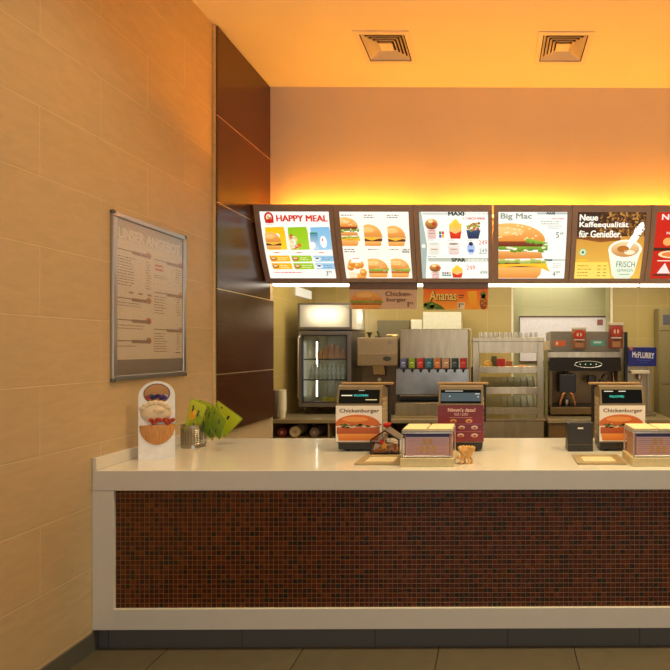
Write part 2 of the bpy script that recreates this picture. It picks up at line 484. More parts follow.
# ================================================================== service counter
YC0, YC1 = 2.75, 3.74
cor = mat('white_solid_surface', (226, 222, 214), .16, var=.015, scale=8, coat=.3)
ctr = thing('service_counter', 'long white counter with a dark red-brown mosaic front', 'counter', (XW, YC0, 0))
Lc = XR-XW-.3
MB().box(.0015, Lc, 0, YC1-YC0, .888, 1.0, .004).build('countertop', cor, ctr)
struct(MB().box(XW+.0015, XW+.024, YC0+.001, YC1, 1.0005, 1.070, .003), 'trim_5', cor)
fr = MB().box(.0015, .120, .001, .09, .118, .887, .001).box(.120, Lc, .001, .09, .118, .232, .001).box(Lc-.12, Lc, .001, .09, .232, .887, .001)
fr.build('frame', cor, ctr)
PT_ = .0265
mos = tile_mat('brown_glass_mosaic', (0, 2), PT_, PT_, XW+.1205, .232,
               [((74, 29, 11), 3), ((90, 36, 12), 4), ((100, 43, 13), 3), ((80, 32, 12), 3), ((58, 30, 16), 2), ((44, 31, 22), 1.3), ((110, 50, 16), 1.0)], (138, 100, 54), .0011,
               rough=.22, bump=.4, grain=((40, 1, 40), .25, (0, 0, 0)), grain_bump=.0002)
MB().box(.118, Lc-.118, .016, .05, .228, .889).build('mosaic_panel', mos, ctr)
kick_m = tile_mat('dark_kick_tile', (0, 2), .745, .4, XX(375, 2.78), -.02, [((92, 93, 92), 1), ((87, 88, 87), 1)], (42, 42, 42), .002, rough=.4, bump=.2)
MB().box(.013, Lc, .035, .09, 0, .1185).build('plinth', kick_m, ctr)
MB().box(.0015, Lc, YC1-YC0-.03, YC1-YC0-.002, 0, .888).build('back_panel', cor, ctr)

# ================================================================== menu boards
def bd(v): return 4.743-.37*v+.117*v*v
def bz(v): return 2.314+.666*v
def bpos(x, v, off=0.0):
    dy = -.37+.234*v; dz = .666; k = math.hypot(dy, dz)
    return Vector((x, bd(v)-off*dz/k, bz(v)+off*dy/k*1.0))       # off > 0 comes out of the face
house_m = mat('board_housing', (176, 148, 132), .42, .1, var=.03)
board_print = print_mat('backlit_print', 1.0)
X0 = XX(254.4, 4.49); PW = XX(334.0, 4.49)-X0
NB = 14
def board(i, label, art):
    x0 = X0+PW*i; x1 = x0+PW-.005
    t = thing('menu_board', label, 'menu board', (x0, 4.75, 2.314), 0, 'row of backlit menu boards')
    O = Vector((x0, 4.75, 2.314))
    def W(x, v, off): return bpos(x, v, off)-O
    hb = MB(); P = []
    for k in range(NB+1):
        v = k/NB
        back = -.085 if 0 < k < NB else -.07
        P += [W(x0, v, 0), W(x1, v, 0), W(x1, v, back), W(x0, v, back)]
    fs = []
    for k in range(NB):
        for j in range(4): fs.append((k*4+j, k*4+(j+1) % 4, (k+1)*4+(j+1) % 4, (k+1)*4+j))
    fs += [(0, 1, 2, 3), tuple(NB*4+j for j in (3, 2, 1, 0))]
    hb.add(P, fs); hb.build('housing', house_m, t, True)
    # raised frame around the sheet
    a0, a1, v0, v1 = x0+.048, x1-.042, .050, .908
    fm = MB()
    def strip(xa_, xb_, va, vb, n):
        P = []; fs = []
        for k in range(n+1):
            v = va+(vb-va)*k/n
            P += [W(xa_, v, -.002), W(xb_, v, -.002), W(xb_, v, .010), W(xa_, v, .010)]
        for k in range(n):
            for j in range(4): fs.append((k*4+j, k*4+(j+1) % 4, (k+1)*4+(j+1) % 4, (k+1)*4+j))
        fs += [(0, 1, 2, 3), tuple(n*4+j for j in (3, 2, 1, 0))]
        fm.add(P, fs)
    strip(x0, a0, 0, 1, NB); strip(a1, x1, 0, 1, NB); strip(a0, a1, 0, v0, 2); strip(a0, a1, v1, 1, 2)
    fm.build('frame', house_m, t, False)
    def fn(s, tt, lift): return W(a0+(a1-a0)*s, v1+(v0-v1)*tt, .003+lift)
    p = Print(fn, NB)
    art(p)
    p.build('backlit_sheet', board_print, t)

def price(p, a, c, s, t, h, colr, bold=.02, ws=1.0):
    w = .55 if a != '1' else .25
    p.text(a, s, t, s+h*w*ws, t+h, colr, bold)
    p.text(c, s+h*(w+.08)*ws, t, s+h*(w+.75)*ws, t+h*.52, colr, bold)

def art1(p):
    WH = (252, 252, 244)
    p.rect(0, 0, 1, 1, WH); p.L = 1
    # emblem: red carton with a white rounded window
    p.ell(.125, .09, .068, .085, (206, 30, 24)); p.rect(.066, .09, .19, .17, (206, 30, 24))
    p.L = 2; p.ell(.125, .085, .04, .05, (250, 240, 220)); p.rect(.07, .185, .18, .192, (150, 120, 100))
    p.L = 3; p.ell(.115, .085, .016, .03, (214, 180, 70)); p.ell(.145, .10, .014, .02, (206, 60, 30)); p.ell(.125, .125, .03, .016, (206, 30, 24))
    p.text('HAPPY MEAL', .23, .055, .975, .145, (214, 44, 18), .035)
    p.L = 1
    for k, (c, cb) in enumerate((((255, 190, 10), (255, 214, 40)), ((150, 200, 20), (170, 214, 50)), ((130, 190, 226), (160, 208, 236)))):
        s = .03+k*.33
        p.poly([(s+.02, .235), (s+.29, .225), (s+.305, .30), (s+.305, .565), (s+.03, .575), (s+.01, .50)], c, cb)
    burger(p, .035, .30, .27, .56, .3, 'plain')
    p.L = 4
    p.ell(.22, .36, .03, .035, (255, 255, 255))
    for a in range(9):
        p.ell(.39+.028*(a % 3)+random.uniform(0, .05), .40+.05*(a//3)+random.uniform(0, .03), .03, .04, (250, 246, 226) if a % 2 else (232, 206, 140))
    p.ell(.42, .37, .03, .035, (200, 90, 40)); p.ell(.52, .5, .03, .03, (226, 120, 50)); p.ell(.45, .53, .05, .022, (214, 60, 40))
    p.poly([(.70, .33), (.80, .33), (.81, .40), (.80, .56), (.70, .56), (.69, .40)], (90, 150, 190), (200, 224, 236))
    p.rect(.695, .31, .805, .36, (34, 140, 80)); p.ell(.88, .45, .05, .09, (246, 250, 252)); p.ell(.87, .42, .012, .02, (220, 90, 60)); p.ell(.72, .5, .04, .05, (250, 252, 252))
    p.L = 1
    for k in range(3): p.rect(.13+k*.33, .605, .21+k*.33, .618, (226, 120, 60))
    cc = ((255, 190, 20), (160, 204, 40), (160, 204, 232))
    for k in range(3):
        for j in range(2):
            s = .045+.012*j+k*.325; t = .655+j*.115
            p.L = 1; p.poly([(s, t), (s+.30, t), (s+.31, t+.09), (s+.02, t+.095)], cc[k])
            p.L = 2; p.ell(s+.06, t+.048, .05, .032, (196, 110, 50) if k < 2 else (246, 246, 246)); p.ell(s+.06, t+.04, .03, .014, (240, 214, 170) if k < 2 else (60, 90, 120))
            p.lines(s+.13, t+.03, s+.28, 2, .028, .009, (250, 240, 200) if k < 2 else (80, 120, 160), k+j)
    p.L = 1
    p.lines(.08, .905, .62, 1, .03, .014, (226, 80, 50), 4)
    price(p, '3', '99', .845, .885, .075, (60, 60, 60), .0)
def art2(p):
    p.rect(0, 0, 1, 1, (254, 252, 240), (250, 246, 230)); p.L = 1
    for k, s in enumerate((.02, .35, .68)):
        p.lines(s, .045, s+.18, 2 if k else 1, .034, .014, (120, 110, 100), k)
    burger(p, .0, .075, .27, .51, .5, 'double', 5)
    burger(p, .335, .18, .61, .51, .45, 'plain', 6)
    burger(p, .68, .20, .95, .51, .4, 'plain', 9)
    for k, s in enumerate((.02, .37, .69)):
        p.lines(s, .555, s+.17, 2 if not k else 1, .034, .014, (130, 120, 110), k+5)
    p.text('1 NACH', .87, .55, .985, .578, (60, 50, 40), .03); p.text('WAHL', .87, .585, .985, .613, (60, 50, 40), .03)
    burger(p, .03, .66, .33, 1.0, 0, 'nugget', 4)
    p.L = 14; p.rect(.11, .67, .25, .76, (250, 246, 240)); p.L = 15; p.rect(.13, .69, .23, .70, (226, 120, 120)); p.rect(.05, .9, .17, .99, (250, 226, 190)); p.L = 1
    burger(p, .35, .69, .66, .985, .45, 'salad', 12)
    burger(p, .69, .69, .98, .985, .35, 'salad', 13)
def art3(p):
    p.rect(0, 0, 1, 1, (250, 252, 244)); p.L = 1
    p.poly([(0, 0), (.03, 0), (.10, .5), (.05, 1), (0, 1)], (170, 186, 176)); p.L = 2; p.ell(.045, .51, .03, .03, (240, 244, 236)); p.L = 1
    p.rect(.05, .015, 1, .05, (196, 202, 190), (226, 230, 220)); p.rect(.10, .69, 1, .745, (176, 182, 160), (206, 210, 196)); p.L = 2
    p.text('MAXI', .42, -.0, .655, .055, (40, 44, 40), .04); p.text('MENÜ', .69, .008, .98, .05, (246, 246, 240), .02)
    p.text('+ 1 NACH WAHL', .63, .08, .96, .115, (206, 60, 50), .03)
    p.text('SPAR', .45, .69, .66, .745, (40, 44, 40), .04); p.text('MENÜ', .70, .698, .98, .738, (240, 240, 230), .02)
    def cup(s, t, w, h):
        p.L = 2; p.poly([(s, t+h*.45), (s+w, t+h*.45), (s+w*.88, t+h), (s+w*.12, t+h)], (240, 226, 214), (222, 180, 170))
        p.rect(s+w*.2, t+h*.6, s+w*.8, t+h*.64, (206, 90, 80)); p.rect(s+w*.2, t+h*.72, s+w*.8, t+h*.76, (180, 120, 110))
        p.L = 3; p.ell(s+w*.5, t+h*.3, w*.62, h*.26, (236, 170, 80), (110, 50, 20)); p.ell(s+w*.4, t+h*.15, w*.25, h*.09, (250, 220, 160)); p.ell(s+w*.75, t+h*.3, w*.2, h*.09, (190, 60, 40))
    cup(.10, .09, .15, .31)
    def fries(s, t, w, h):
        p.L = 2
        for k in range(11):
            a = s+w*k/11; tt = t+abs(k-5)*h*.05+random.uniform(0, h*.08)
            p.poly([(a, tt), (a+w*.1, tt), (a+w*.07+w*.02, t+h*.75), (a+w*.02, t+h*.75)], (255, 214, 70), (244, 166, 30))
        p.L = 3; p.poly([(s, t+h*.62), (s+w*.5, t+h*.76), (s+w, t+h*.62), (s+w*.9, t+h), (s+w*.1, t+h)], (226, 70, 20), (206, 40, 20))
    fries(.43, .09, .18, .31)
    def bowl(s, t, w, h):
        p.L = 3; p.poly([(s, t+h*.5), (s+w, t+h*.5), (s+w*.85, t+h), (s+w*.12, t+h)], (50, 74, 110), (34, 44, 80))
        for k in range(22):
            p.ell(s+w*(.1+.8*random.random()), t+h*(.08+.45*random.random()), w*.12, h*.07, random.choice([(120, 170, 50), (190, 200, 90), (150, 80, 50), (226, 120, 60)]))
    bowl(.68, .14, .21, .26)
    p.L = 2
    for a, c in enumerate(((60, 150, 80), (226, 60, 40), (60, 90, 170), (240, 180, 40))):
        p.rect(.28+.04*(a % 2), .29+.05*(a//2), .315+.04*(a % 2), .335+.05*(a//2), c)
        p.rect(.30+.035*a, .905, .33+.035*a, .93, c); p.rect(.30+.035*a, .94, .33+.035*a, .965, (80, 150, 110))
    for s, c in ((.10, (226, 226, 206)), (.39, (226, 200, 190))):
        p.poly([(s, .48), (s+.20, .48), (s+.17, .64), (s+.03, .64)], (240, 238, 228), c)
        p.L = 3; p.ell(s+.10, .48, .105, .03, (236, 234, 222)); p.ell(s+.10, .477, .07, .015, (160, 140, 120) if s > .2 else (214, 214, 200)); p.L = 2
        p.rect(s+.05, .55, s+.15, .565, (190, 140, 120))
    p.ell(.745, .55, .06, .09, (150, 180, 226), (200, 214, 236)); p.L = 3; p.ell(.745, .475, .032, .03, (30, 40, 80)); p.rect(.71, .56, .78, .60, (80, 120, 190)); p.L = 2
    for s in (.02+.08, .40, .68): p.lines(s, .415, s+.12, 1, .03, .010, (150, 146, 140), int(s*50))
    p.lines(.10, .66, .26, 1, .03, .010, (150, 146, 140), 8)
    p.text('249', .86, .42, .985, .49, (206, 90, 80), -.01); p.text('549', .87, .545, .985, .61, (110, 130, 110), 0); p.rect(.86, .62, .98, .628, (110, 130, 110))
    cup(.13, .77, .14, .23); fries(.45, .79, .16, .2)
    p.L = 2; p.text('249', .67, .80, .80, .87, (206, 90, 80), -.01); p.rect(.67, .93, .83, .935, (170, 176, 160)); p.text('499', .87, .88, .985, .94, (120, 134, 116), 0)
def art4(p):
    p.rect(0, 0, 1, 1, (248, 252, 244)); p.L = 1
    p.text('Big Mac', .03, .02, .49, .125, (150, 156, 140), .03)
    burger(p, .0, .15, .73, .995, .55, 'double', 21)
    p.L = 12
    # lettuce and cheese hanging out on the right
    for k in range(16):
        p.poly([(.40+.02*k, .40+.004*k), (.44+.02*k, .39+.004*k), (.43+.02*k, .47+random.uniform(-.02, .03)), (.41+.02*k, .46)], (150, 196, 60), (90, 140, 40))
    p.poly([(.55, .78), (.72, .79), (.78, .90), (.70, .86), (.60, .83)], (255, 204, 50), (250, 170, 40))
    p.L = 1
    p.rect(.56, .008, 1, .036, (176, 190, 186)); p.L = 2; p.text('MAXI', .70, .002, .82, .038, (30, 34, 36), .04); p.L = 1
    p.text('+ 1 NACH WAHL', .73, .085, .96, .11, (206, 70, 60), .02)
    p.lines(.62, .135, .97, 2, .035, .012, (150, 150, 140), 3); p.lines(.72, .205, .97, 2, .03, .008, (130, 130, 124), 5)
    price(p, '5', '49', .845, .30, .085, (70, 80, 76), .0)
    p.rect(.68, .70, 1, .735, (200, 210, 200)); p.L = 2; p.text('SPAR', .69, .705, .81, .735, (30, 34, 36), .04); p.L = 1
    p.lines(.82, .77, .97, 3, .03, .008, (140, 140, 134), 6)
    price(p, '4', '99', .82, .885, .085, (80, 90, 86), .0)
def art5(p):
    p.rect(0, 0, 1, 1, (190, 120, 40), (236, 190, 80)); p.L = 1
    p.rect(0, 0, 1, .36, (54, 30, 16), (70, 38, 16)); p.L = 2
    rr = random.Random(5)
    for k in range(260):                       # coffee beans, dense to the right
        s = rr.uniform(.3, 1); t = rr.uniform(0, .36)
        if s < .45 and rr.random() < .6: continue
        a = rr.uniform(0, PI); ca, sa = math.cos(a), math.sin(a)
        c = rr.choice([(150, 100, 40), (110, 66, 26), (186, 134, 60), (84, 48, 20)])
        p.L = 2+(k % 3)
        p.poly([(s+.026*math.cos(q)*ca-.014*math.sin(q)*sa, t+.026*math.cos(q)*sa+.014*math.sin(q)*ca) for q in [i*PI/4 for i in range(8)]], c, clip=(0, 1, 0, .36))
    p.L = 2
    p.poly([(0, .355), (.25, .375), (.65, .37), (.65, .42), (.35, .45), (.1, .41), (0, .40)], (110, 58, 20), (150, 90, 34))
    p.L = 7
    for k, (s, t1) in enumerate((('Neue', .125), ('Kaffeequalität', .245), ('für Genießer.', .375))):
        w = (.27, .72, .63)[k]; t0 = t1-(.09 if k == 0 else .10 if k == 1 else .10)
        p.text(s, .03, t0, .03+w, t1, (255, 252, 236), .03)
    p.L = 3
    # milk poured into the cup
    p.poly([(.86, .22), (.985, .10), (.99, .26), (.80, .58), (.70, .60)], (255, 255, 246))
    p.L = 2
    p.poly([(.49, .60), (.96, .60), (.90, .93), (.84, 1.0), (.62, 1.0), (.57, .95)], (244, 248, 232), (226, 238, 210))
    p.L = 4; p.ell(.73, .56, .25, .15, (250, 248, 232)); p.L = 5; p.ell(.73, .555, .21, .115, (240, 214, 160), (200, 134, 60)); p.L = 6; p.ell(.70, .55, .09, .05, (186, 112, 40)); p.ell(.80, .60, .08, .035, (250, 236, 200))
    p.poly([(.86, .25), (.96, .14), (.985, .2), (.78, .58), (.71, .58)], (255, 255, 250))
    p.L = 5; p.text('FRISCH', .62, .735, .90, .825, (70, 110, 90), -.005); p.text('GEMAHLEN', .64, .85, .88, .895, (90, 130, 110), .0)
    p.rect(.68, .93, .84, .94, (120, 160, 130))
    p.L = 3; p.ell(.105, .60, .055, .055, (150, 196, 140)); p.L = 4; p.ell(.105, .60, .045, .045, (210, 230, 190)); p.L = 5; p.ell(.105, .60, .02, .02, (60, 120, 80))
    p.L = 3; p.rect(.02, .70, .19, .73, (236, 190, 50)); p.poly([(0, .745), (.49, .745), (.56, 1), (0, 1)], (250, 214, 90), (250, 222, 110))
    p.L = 4
    for k in range(4):
        p.lines(.04, .80+k*.05, .26, 1, .04, .011, (150, 110, 30), k+1); p.rect(.34, .80+k*.05, .39, .811+k*.05, (150, 110, 30)); p.rect(.43, .80+k*.05, .48, .811+k*.05, (150, 110, 30))
def art6(p):
    p.rect(0, 0, 1, 1, (206, 30, 14), (190, 30, 16)); p.L = 1
    p.text('Ni', .08, .03, .22, .11, (255, 240, 230), .03)
    p.text('N', .17, .29, .22, .33, (250, 230, 210), .02)
    p.rect(0, .53, 1, .575, (60, 30, 20))
    p.ell(.30, .63, .22, .06, (246, 220, 170)); p.L = 2; p.ell(.30, .63, .17, .04, (226, 130, 60)); p.L = 1
    p.ell(.2, .44, .07, .06, (240, 170, 90)); p.rect(.08, .72, .4, .735, (250, 230, 210))
    p.poly([(.10, .92), (.2, .76), (.30, .92)], (250, 226, 220)); p.rect(.05, .93, .45, .96, (90, 40, 30))
    p.ell(.65, .75, .18, .14, (230, 130, 50)); p.ell(.62, .3, .15, .13, (238, 170, 70))
board(0, 'backlit menu board headed HAPPY MEAL with yellow, green and blue picture tiles', art1)
board(1, 'backlit menu board with five burgers and a pile of nuggets on cream ground', art2)
board(2, 'backlit menu board headed MAXI with cup, fries, salad bowl and a SPAR row', art3)
board(3, 'backlit menu board headed Big Mac filled by one large sesame burger', art4)
board(4, 'backlit brown menu board with coffee beans and a white cup marked FRISCH', art5)
board(5, 'backlit red menu board beginning with Ni, cut off by the right picture edge', art6)

# cove tubes hidden behind the boards, washing wall and ceiling
cove = emit('orange_fluorescent', (1.0, .37, .018, 1), 104)
hold = mat('batten_white', (220, 216, 208), .5)
for k in range(4):
    x0 = -2.12+k*1.55
    nm = ('first', 'second', 'third', 'fourth')[k]
    t = thing('cove_lamp', f'{nm} yellow cove tube from the left, washing the wall behind the menu boards', 'lamp', (x0, 4.74, 2.93), 0, 'cove tubes behind the menu boards')
    MB().box(0, 1.5, -.02, .02, -.035, 0, .003).build('batten', hold, t)
    MB().tube([(.03, 0, .018), (1.47, 0, .018)], .013).build('tube', cove, t, True)

# fluorescent battens beneath the bulkhead
strip_m = emit('white_fluorescent', (1.0, .93, .76, 1), 5)
for k in range(4):
    x0 = (-2.19, -1.42, -.10, 1.45)[k]; x1 = (-1.44, -.12, 1.43, 3.0)[k]
    nm = ('left end, over the fridge', 'middle, behind the two hanging posters', 'right of the hanging posters', 'at the far right edge')[k]
    t = thing('strip_lamp', f'white fluorescent strip lamp under the menu boards, {nm}', 'lamp', (x0, 4.92, 2.345), 0, 'strip lamps under the menu boards')
    MB().box(0, x1-x0, -.045, .045, -.012, 0).build('batten', hold, t)
    MB().box(.004, x1-x0-.004, -.040, .040, -.051, -.012, .006).build('diffuser', strip_m, t)

# ================================================================== hanging posters
paper = print_mat('printed_sheet', 0, .5)
def hanging(px0, px1, py0, py1, d, label, art):
    a = PT(px0, py1, d); b2 = PT(px1, py0, d); w = b2.x-a.x; h = b2.z-a.z
    t = thing('hanging_poster', label, 'poster', (a.x, d, a.z), 0, 'posters hanging under the menu boards')
    MB().box(0, w, 0, .006, 0, h).build('sheet', mat('poster_stock', (226, 210, 196), .5), t)
    p = Print(lambda s, tt, lf: Vector((s*w, -.0006-lf, h-tt*h))); p.L = 0; art(p); p.build('artwork', paper, t)
    MB().box(-.004, w+.004, -.008, .012, h-.004, 2.312-a.z, .002).build('hanger_rail', mat('rail_brown', (120, 96, 84), .4), t)
def artH1(p):
    p.rect(0, 0, 1, 1, (220, 186, 160)); p.L = 1
    burger(p, .0, .1, .50, 1.0, 0, 'salad', 31)
    p.L = 9; p.rect(.0, 0, .0001, .0001, (0, 0, 0))
    p.text('Chicken-', .53, .13, .93, .36, (120, 82, 62), .02); p.text('burger', .55, .44, .85, .68, (120, 82, 62), .02)
    price(p, '1', '99', .86, .66, .24, (110, 76, 60), .01, .36)
def artH2(p):
    p.rect(0, 0, 1, 1, (250, 110, 14), (252, 170, 40)); p.L = 1
    p.poly([(0, .75), (.12, .6), (.26, .8), (.34, 1), (0, 1)], (90, 130, 30), (60, 100, 24)); p.L = 2
    for k in range(12): p.ell(random.uniform(.02, .28), random.uniform(.75, .98), .03, .06, random.choice([(110, 150, 40), (70, 110, 30), (150, 180, 60)]))
    p.text('Ananas', .10, .14, .52, .58, (120, 40, 10), .06); p.L = 3; p.text('Ananas', .095, .12, .515, .56, (255, 226, 120), .02)
    p.rect(.55, .3, .63, .36, (130, 60, 20)); p.rect(.55, .42, .62, .46, (130, 60, 20))
    p.rect(.53, .66, .64, .98, (246, 226, 200)); p.L = 4; price(p, '1', '99', .545, .70, .22, (110, 60, 40), .01, .36)
    p.poly([(.68, .15), (.82, .12), (.84, .95), (.72, .95)], (255, 196, 30), (250, 160, 20))
    p.ell(.93, .68, .06, .32, (190, 110, 30), (120, 60, 20)); [p.poly([(.905, .48), (.955, .48), (.93+q, .02+abs(q)*2.4)], (60, 110, 40), (100, 140, 50)) for q in (-.06, -.03, 0, .03, .06)]; p.L = 5
    for k in range(8): p.ell(.90+.02*(k % 4), .5+.1*(k//2), .01, .03, (226, 150, 50))
hanging(350, 417, 289, 309, 4.76, 'hanging poster with a burger and the word Chicken-burger', artH1)
hanging(423.5, 488, 288.5, 309.5, 4.76, 'orange hanging poster with a pineapple and the word Ananas', artH2)

# ================================================================== offer board on the left wall
y0f = F*2.228/(CX-112); y1f = F*2.228/(CX-187)
zb = ZZ(381.5, y0f); zt = ZZ(210.5, y0f); hf = zt-zb; wf = (y1f-y0f)*.97
t = thing('poster_frame', 'silver snap frame headed UNSER ANGEBOT on the beige tiled wall', 'picture frame', (XW+.0005, y0f, zb), 0)
fw = .032
MB().box(0, .006, .01, wf-.01, .01, hf-.01).build('backing', mat('frame_backing', (200, 196, 188), .6), t)
silver = mat('anodised_silver', (186, 184, 184), .28, .9, var=.03)
for a in ((0, wf, 0, fw), (0, wf, hf-fw, hf), (0, fw, fw, hf-fw), (wf-fw, wf, fw, hf-fw)):
    MB().box(0, .020, a[0], a[1], a[2], a[3], .004).build('rail', silver, t)
for y in (0, wf):
    for z in (0, hf):
        yy = y+(.008 if y == 0 else -.008); zz = z+(.008 if z == 0 else -.008)
        MB().box(0, .023, yy-.012, yy+.012, zz-.012, zz+.012, .006).build('corner_cap', mat('cap_grey', (110, 106, 104), .3, .5), t)
def fnp(s, tt, lf): return Vector((.0075+lf, fw+s*(wf-2*fw), hf-fw-tt*(hf-2*fw)))
p = Print(fnp)
p.rect(0, 0, 1, 1, (236, 222, 204)); p.L = 1
p.rect(0, 0, 1, .125, (176, 166, 156), (214, 200, 184)); p.rect(0, .90, 1, 1, (128, 112, 100)); p.L = 2
p.text('UNSER ANGEBOT', .03, .055, .96, .122, (250, 244, 232), .035)
DK = (110, 84, 66)
def head(s, t, c=(206, 130, 70)):
    p.L = 2; p.rect(s, t, s+.25, t+.006, DK); p.rect(s+.2, t-.004, s+.46, t+.018, (150, 110, 84)); p.ell(s+.44, t, .04, .022, c)
head(.01, .19); p.lines(.01, .235, .26, 11, .018, .005, DK, 2); p.lines(.41, .235, .48, 11, .018, .005, DK, 3)
for k in range(3): p.rect(.17+k*.13, .455, .23+k*.13, .468, (160, 130, 110))
head(.53, .20, (226, 120, 60)); p.rect(.54, .235, .67, .25, (206, 110, 70)); p.rect(.54, .262, .67, .278, (206, 110, 70)); p.lines(.53, .31, .75, 2, .016, .005, DK, 4); p.lines(.88, .24, .98, 6, .018, .005, DK, 5)
head(.53, .43, (226, 150, 80)); p.lines(.53, .46, .72, 7, .019, .005, DK, 6); p.lines(.9, .46, .97, 7, .019, .005, DK, 7)
head(.01, .50); p.lines(.01, .53, .4, 2, .018, .005, DK, 8)
head(.01, .64, (226, 90, 50)); p.lines(.01, .675, .45, 2, .02, .005, DK, 9)
head(.01, .775, (190, 110, 60)); p.lines(.01, .81, .3, 1, .02, .005, DK, 10)
head(.53, .69, (196, 150, 140)); p.lines(.53, .72, .75, 8, .018, .005, DK, 11); p.lines(.9, .72, .97, 7, .018, .005, DK, 12); p.rect(.88, .855, .97, .862, DK)
for k in range(5): p.rect(.03+.0*k, .915+.014*k, .95, .918+.014*k, (150, 136, 124))
p.build('poster', paper, t)
MB().box(.0130, .0140, fw-.002, wf-fw+.002, fw-.002, hf-fw+.002).build('cover_sheet', glass('clear_sheet', rough=.35, refl=.0), t)

# ================================================================== ice cream display
sw = .185; sh = .476
t = thing('ice_cream_display', 'white arched stand-up card with pictures of three ice cream sundaes', 'display stand', (-2.139, 2.983, 1.0), math.radians(28.7))
pr = [(0, 0), (sw, 0), (sw, sh-sw/2)]+[(sw/2+sw/2*math.cos(PI*i/20), sh-sw/2+sw/2*math.sin(PI*i/20)) for i in range(1, 20)]+[(0, sh-sw/2)]
MB().plate(pr, 0, .012).build('panel', mat('display_white', (240, 242, 250), .3), t)
ic = [(sw*.5, .395, .066, .060), (sw*.52, .285, .088, .078), (sw*.52, .185, .082, .095)]
p = Print(lambda s, tt, lf: Vector((s*sw, -.0006-lf, sh-tt*sh)))
def E(x, z, a, b2, c, cb=None, **k): p.ell(x/sw, 1-z/sh, a/sw, b2/sh, c, cb, **k)
E(sw*.5, .400, .068, .062, (120, 84, 54)); p.L = 1; E(sw*.5, .400, .062, .056, (196, 150, 96), (160, 110, 66)); p.L = 2
for k in range(16):
    E(sw*.5+random.uniform(-.03, .045), .375+random.uniform(-.012, .014), .013, .011, random.choice([(90, 50, 130), (120, 90, 180), (70, 40, 90), (190, 170, 210), (60, 80, 140)]))
E(sw*.25, .378, .014, .014, (150, 60, 40))
p.build('sundae_picture', paper, t)
cream = mat('soft_ice', (226, 206, 176), .4, var=.1, scale=18)
m2 = MB().ball((sw*.48, .004, .285), .082, 24, (1, .26, .80))
for k in range(7): m2.ball((sw*.46+.062*math.cos(.3+k*.42), -.002, .300+.044*math.sin(.3+k*.42)), .022, 10, (1, .6, .8))
m2.ball((sw*.56, -.012, .30), .026, 12, (1.3, .5, .7))
m2.build('ice_scoop', cream, t, True)
m3 = MB()
for k in range(14): m3.ball((sw*.5+random.uniform(-.045, .095), -.012+random.uniform(-.004, .004), .222+random.uniform(-.008, .022)), .013, 8)
m3.build('berries', mat('red_berries', (170, 50, 24), .3, var=.3, scale=60), t, True)
pr = [(sw*.52+.088*math.cos(PI+PI*i/20), .212+.098*math.sin(PI+PI*i/20)) for i in range(21)]
m4 = MB().ball((sw*.52, .0, .212), .092, 24, (1, .25, 1.02)); m4.v = [(x, y, .212-(.212-min(z, .212))*1.32) for x, y, z in m4.v]
m4.build('waffle_bowl', mat('waffle', (206, 146, 84), .5, var=.22, scale=8, stretch=(18, 1, 2)), t)
MB().prism([(.012, .30), (.012, .28), (.14, 0), (.15, 0)], sw*.35, sw*.65).build('strut', mat('display_white', (240, 242, 250), .3), t)

# ================================================================== tin with green cards
TC = Vector((-2.088, 3.42, 1.0))
TC.x += .014
t = thing('tin_can', 'perforated silver tin holding the green cards on the white counter', 'tin', TC)
steel = mat('stainless_steel', (186, 178, 166), .30, 1, var=.05, scale=6, stretch=(1, 1, 12))
cn = MB(); R = .074; n = 36
prof = [(R-.004, .006), (R-.004, .002), (R, 0), (R, .012)]
for k in range(9): z = .02+k*.013; prof += [(R-.002, z), (R+.0012, z+.0065)]
prof += [(R, .148), (R+.003, .152), (R+.002, .156), (R-.003, .154), (R-.004, .008), (.001, .007)]
cn.lathe(prof, n=n); cn.build('can', steel, t, True)
dots = MB()
for a in range(26):
    for k in range(8):
        an = 2*PI*a/26; q = Vector((math.cos(an), math.sin(an), 0))
        dots.box(-.0025, .0025, -.0012, .0012, -.003, .003, 0, Matrix.Translation(q*(R+.001)+Vector((0, 0, .026+k*.0145))) @ Matrix.Rotation(an+PI/2, 4, 'Z'))
dots.build('perforation', mat('hole_dark', (50, 40, 30), .8), t)
green_p = mat('card_green', (150, 168, 30), .5)
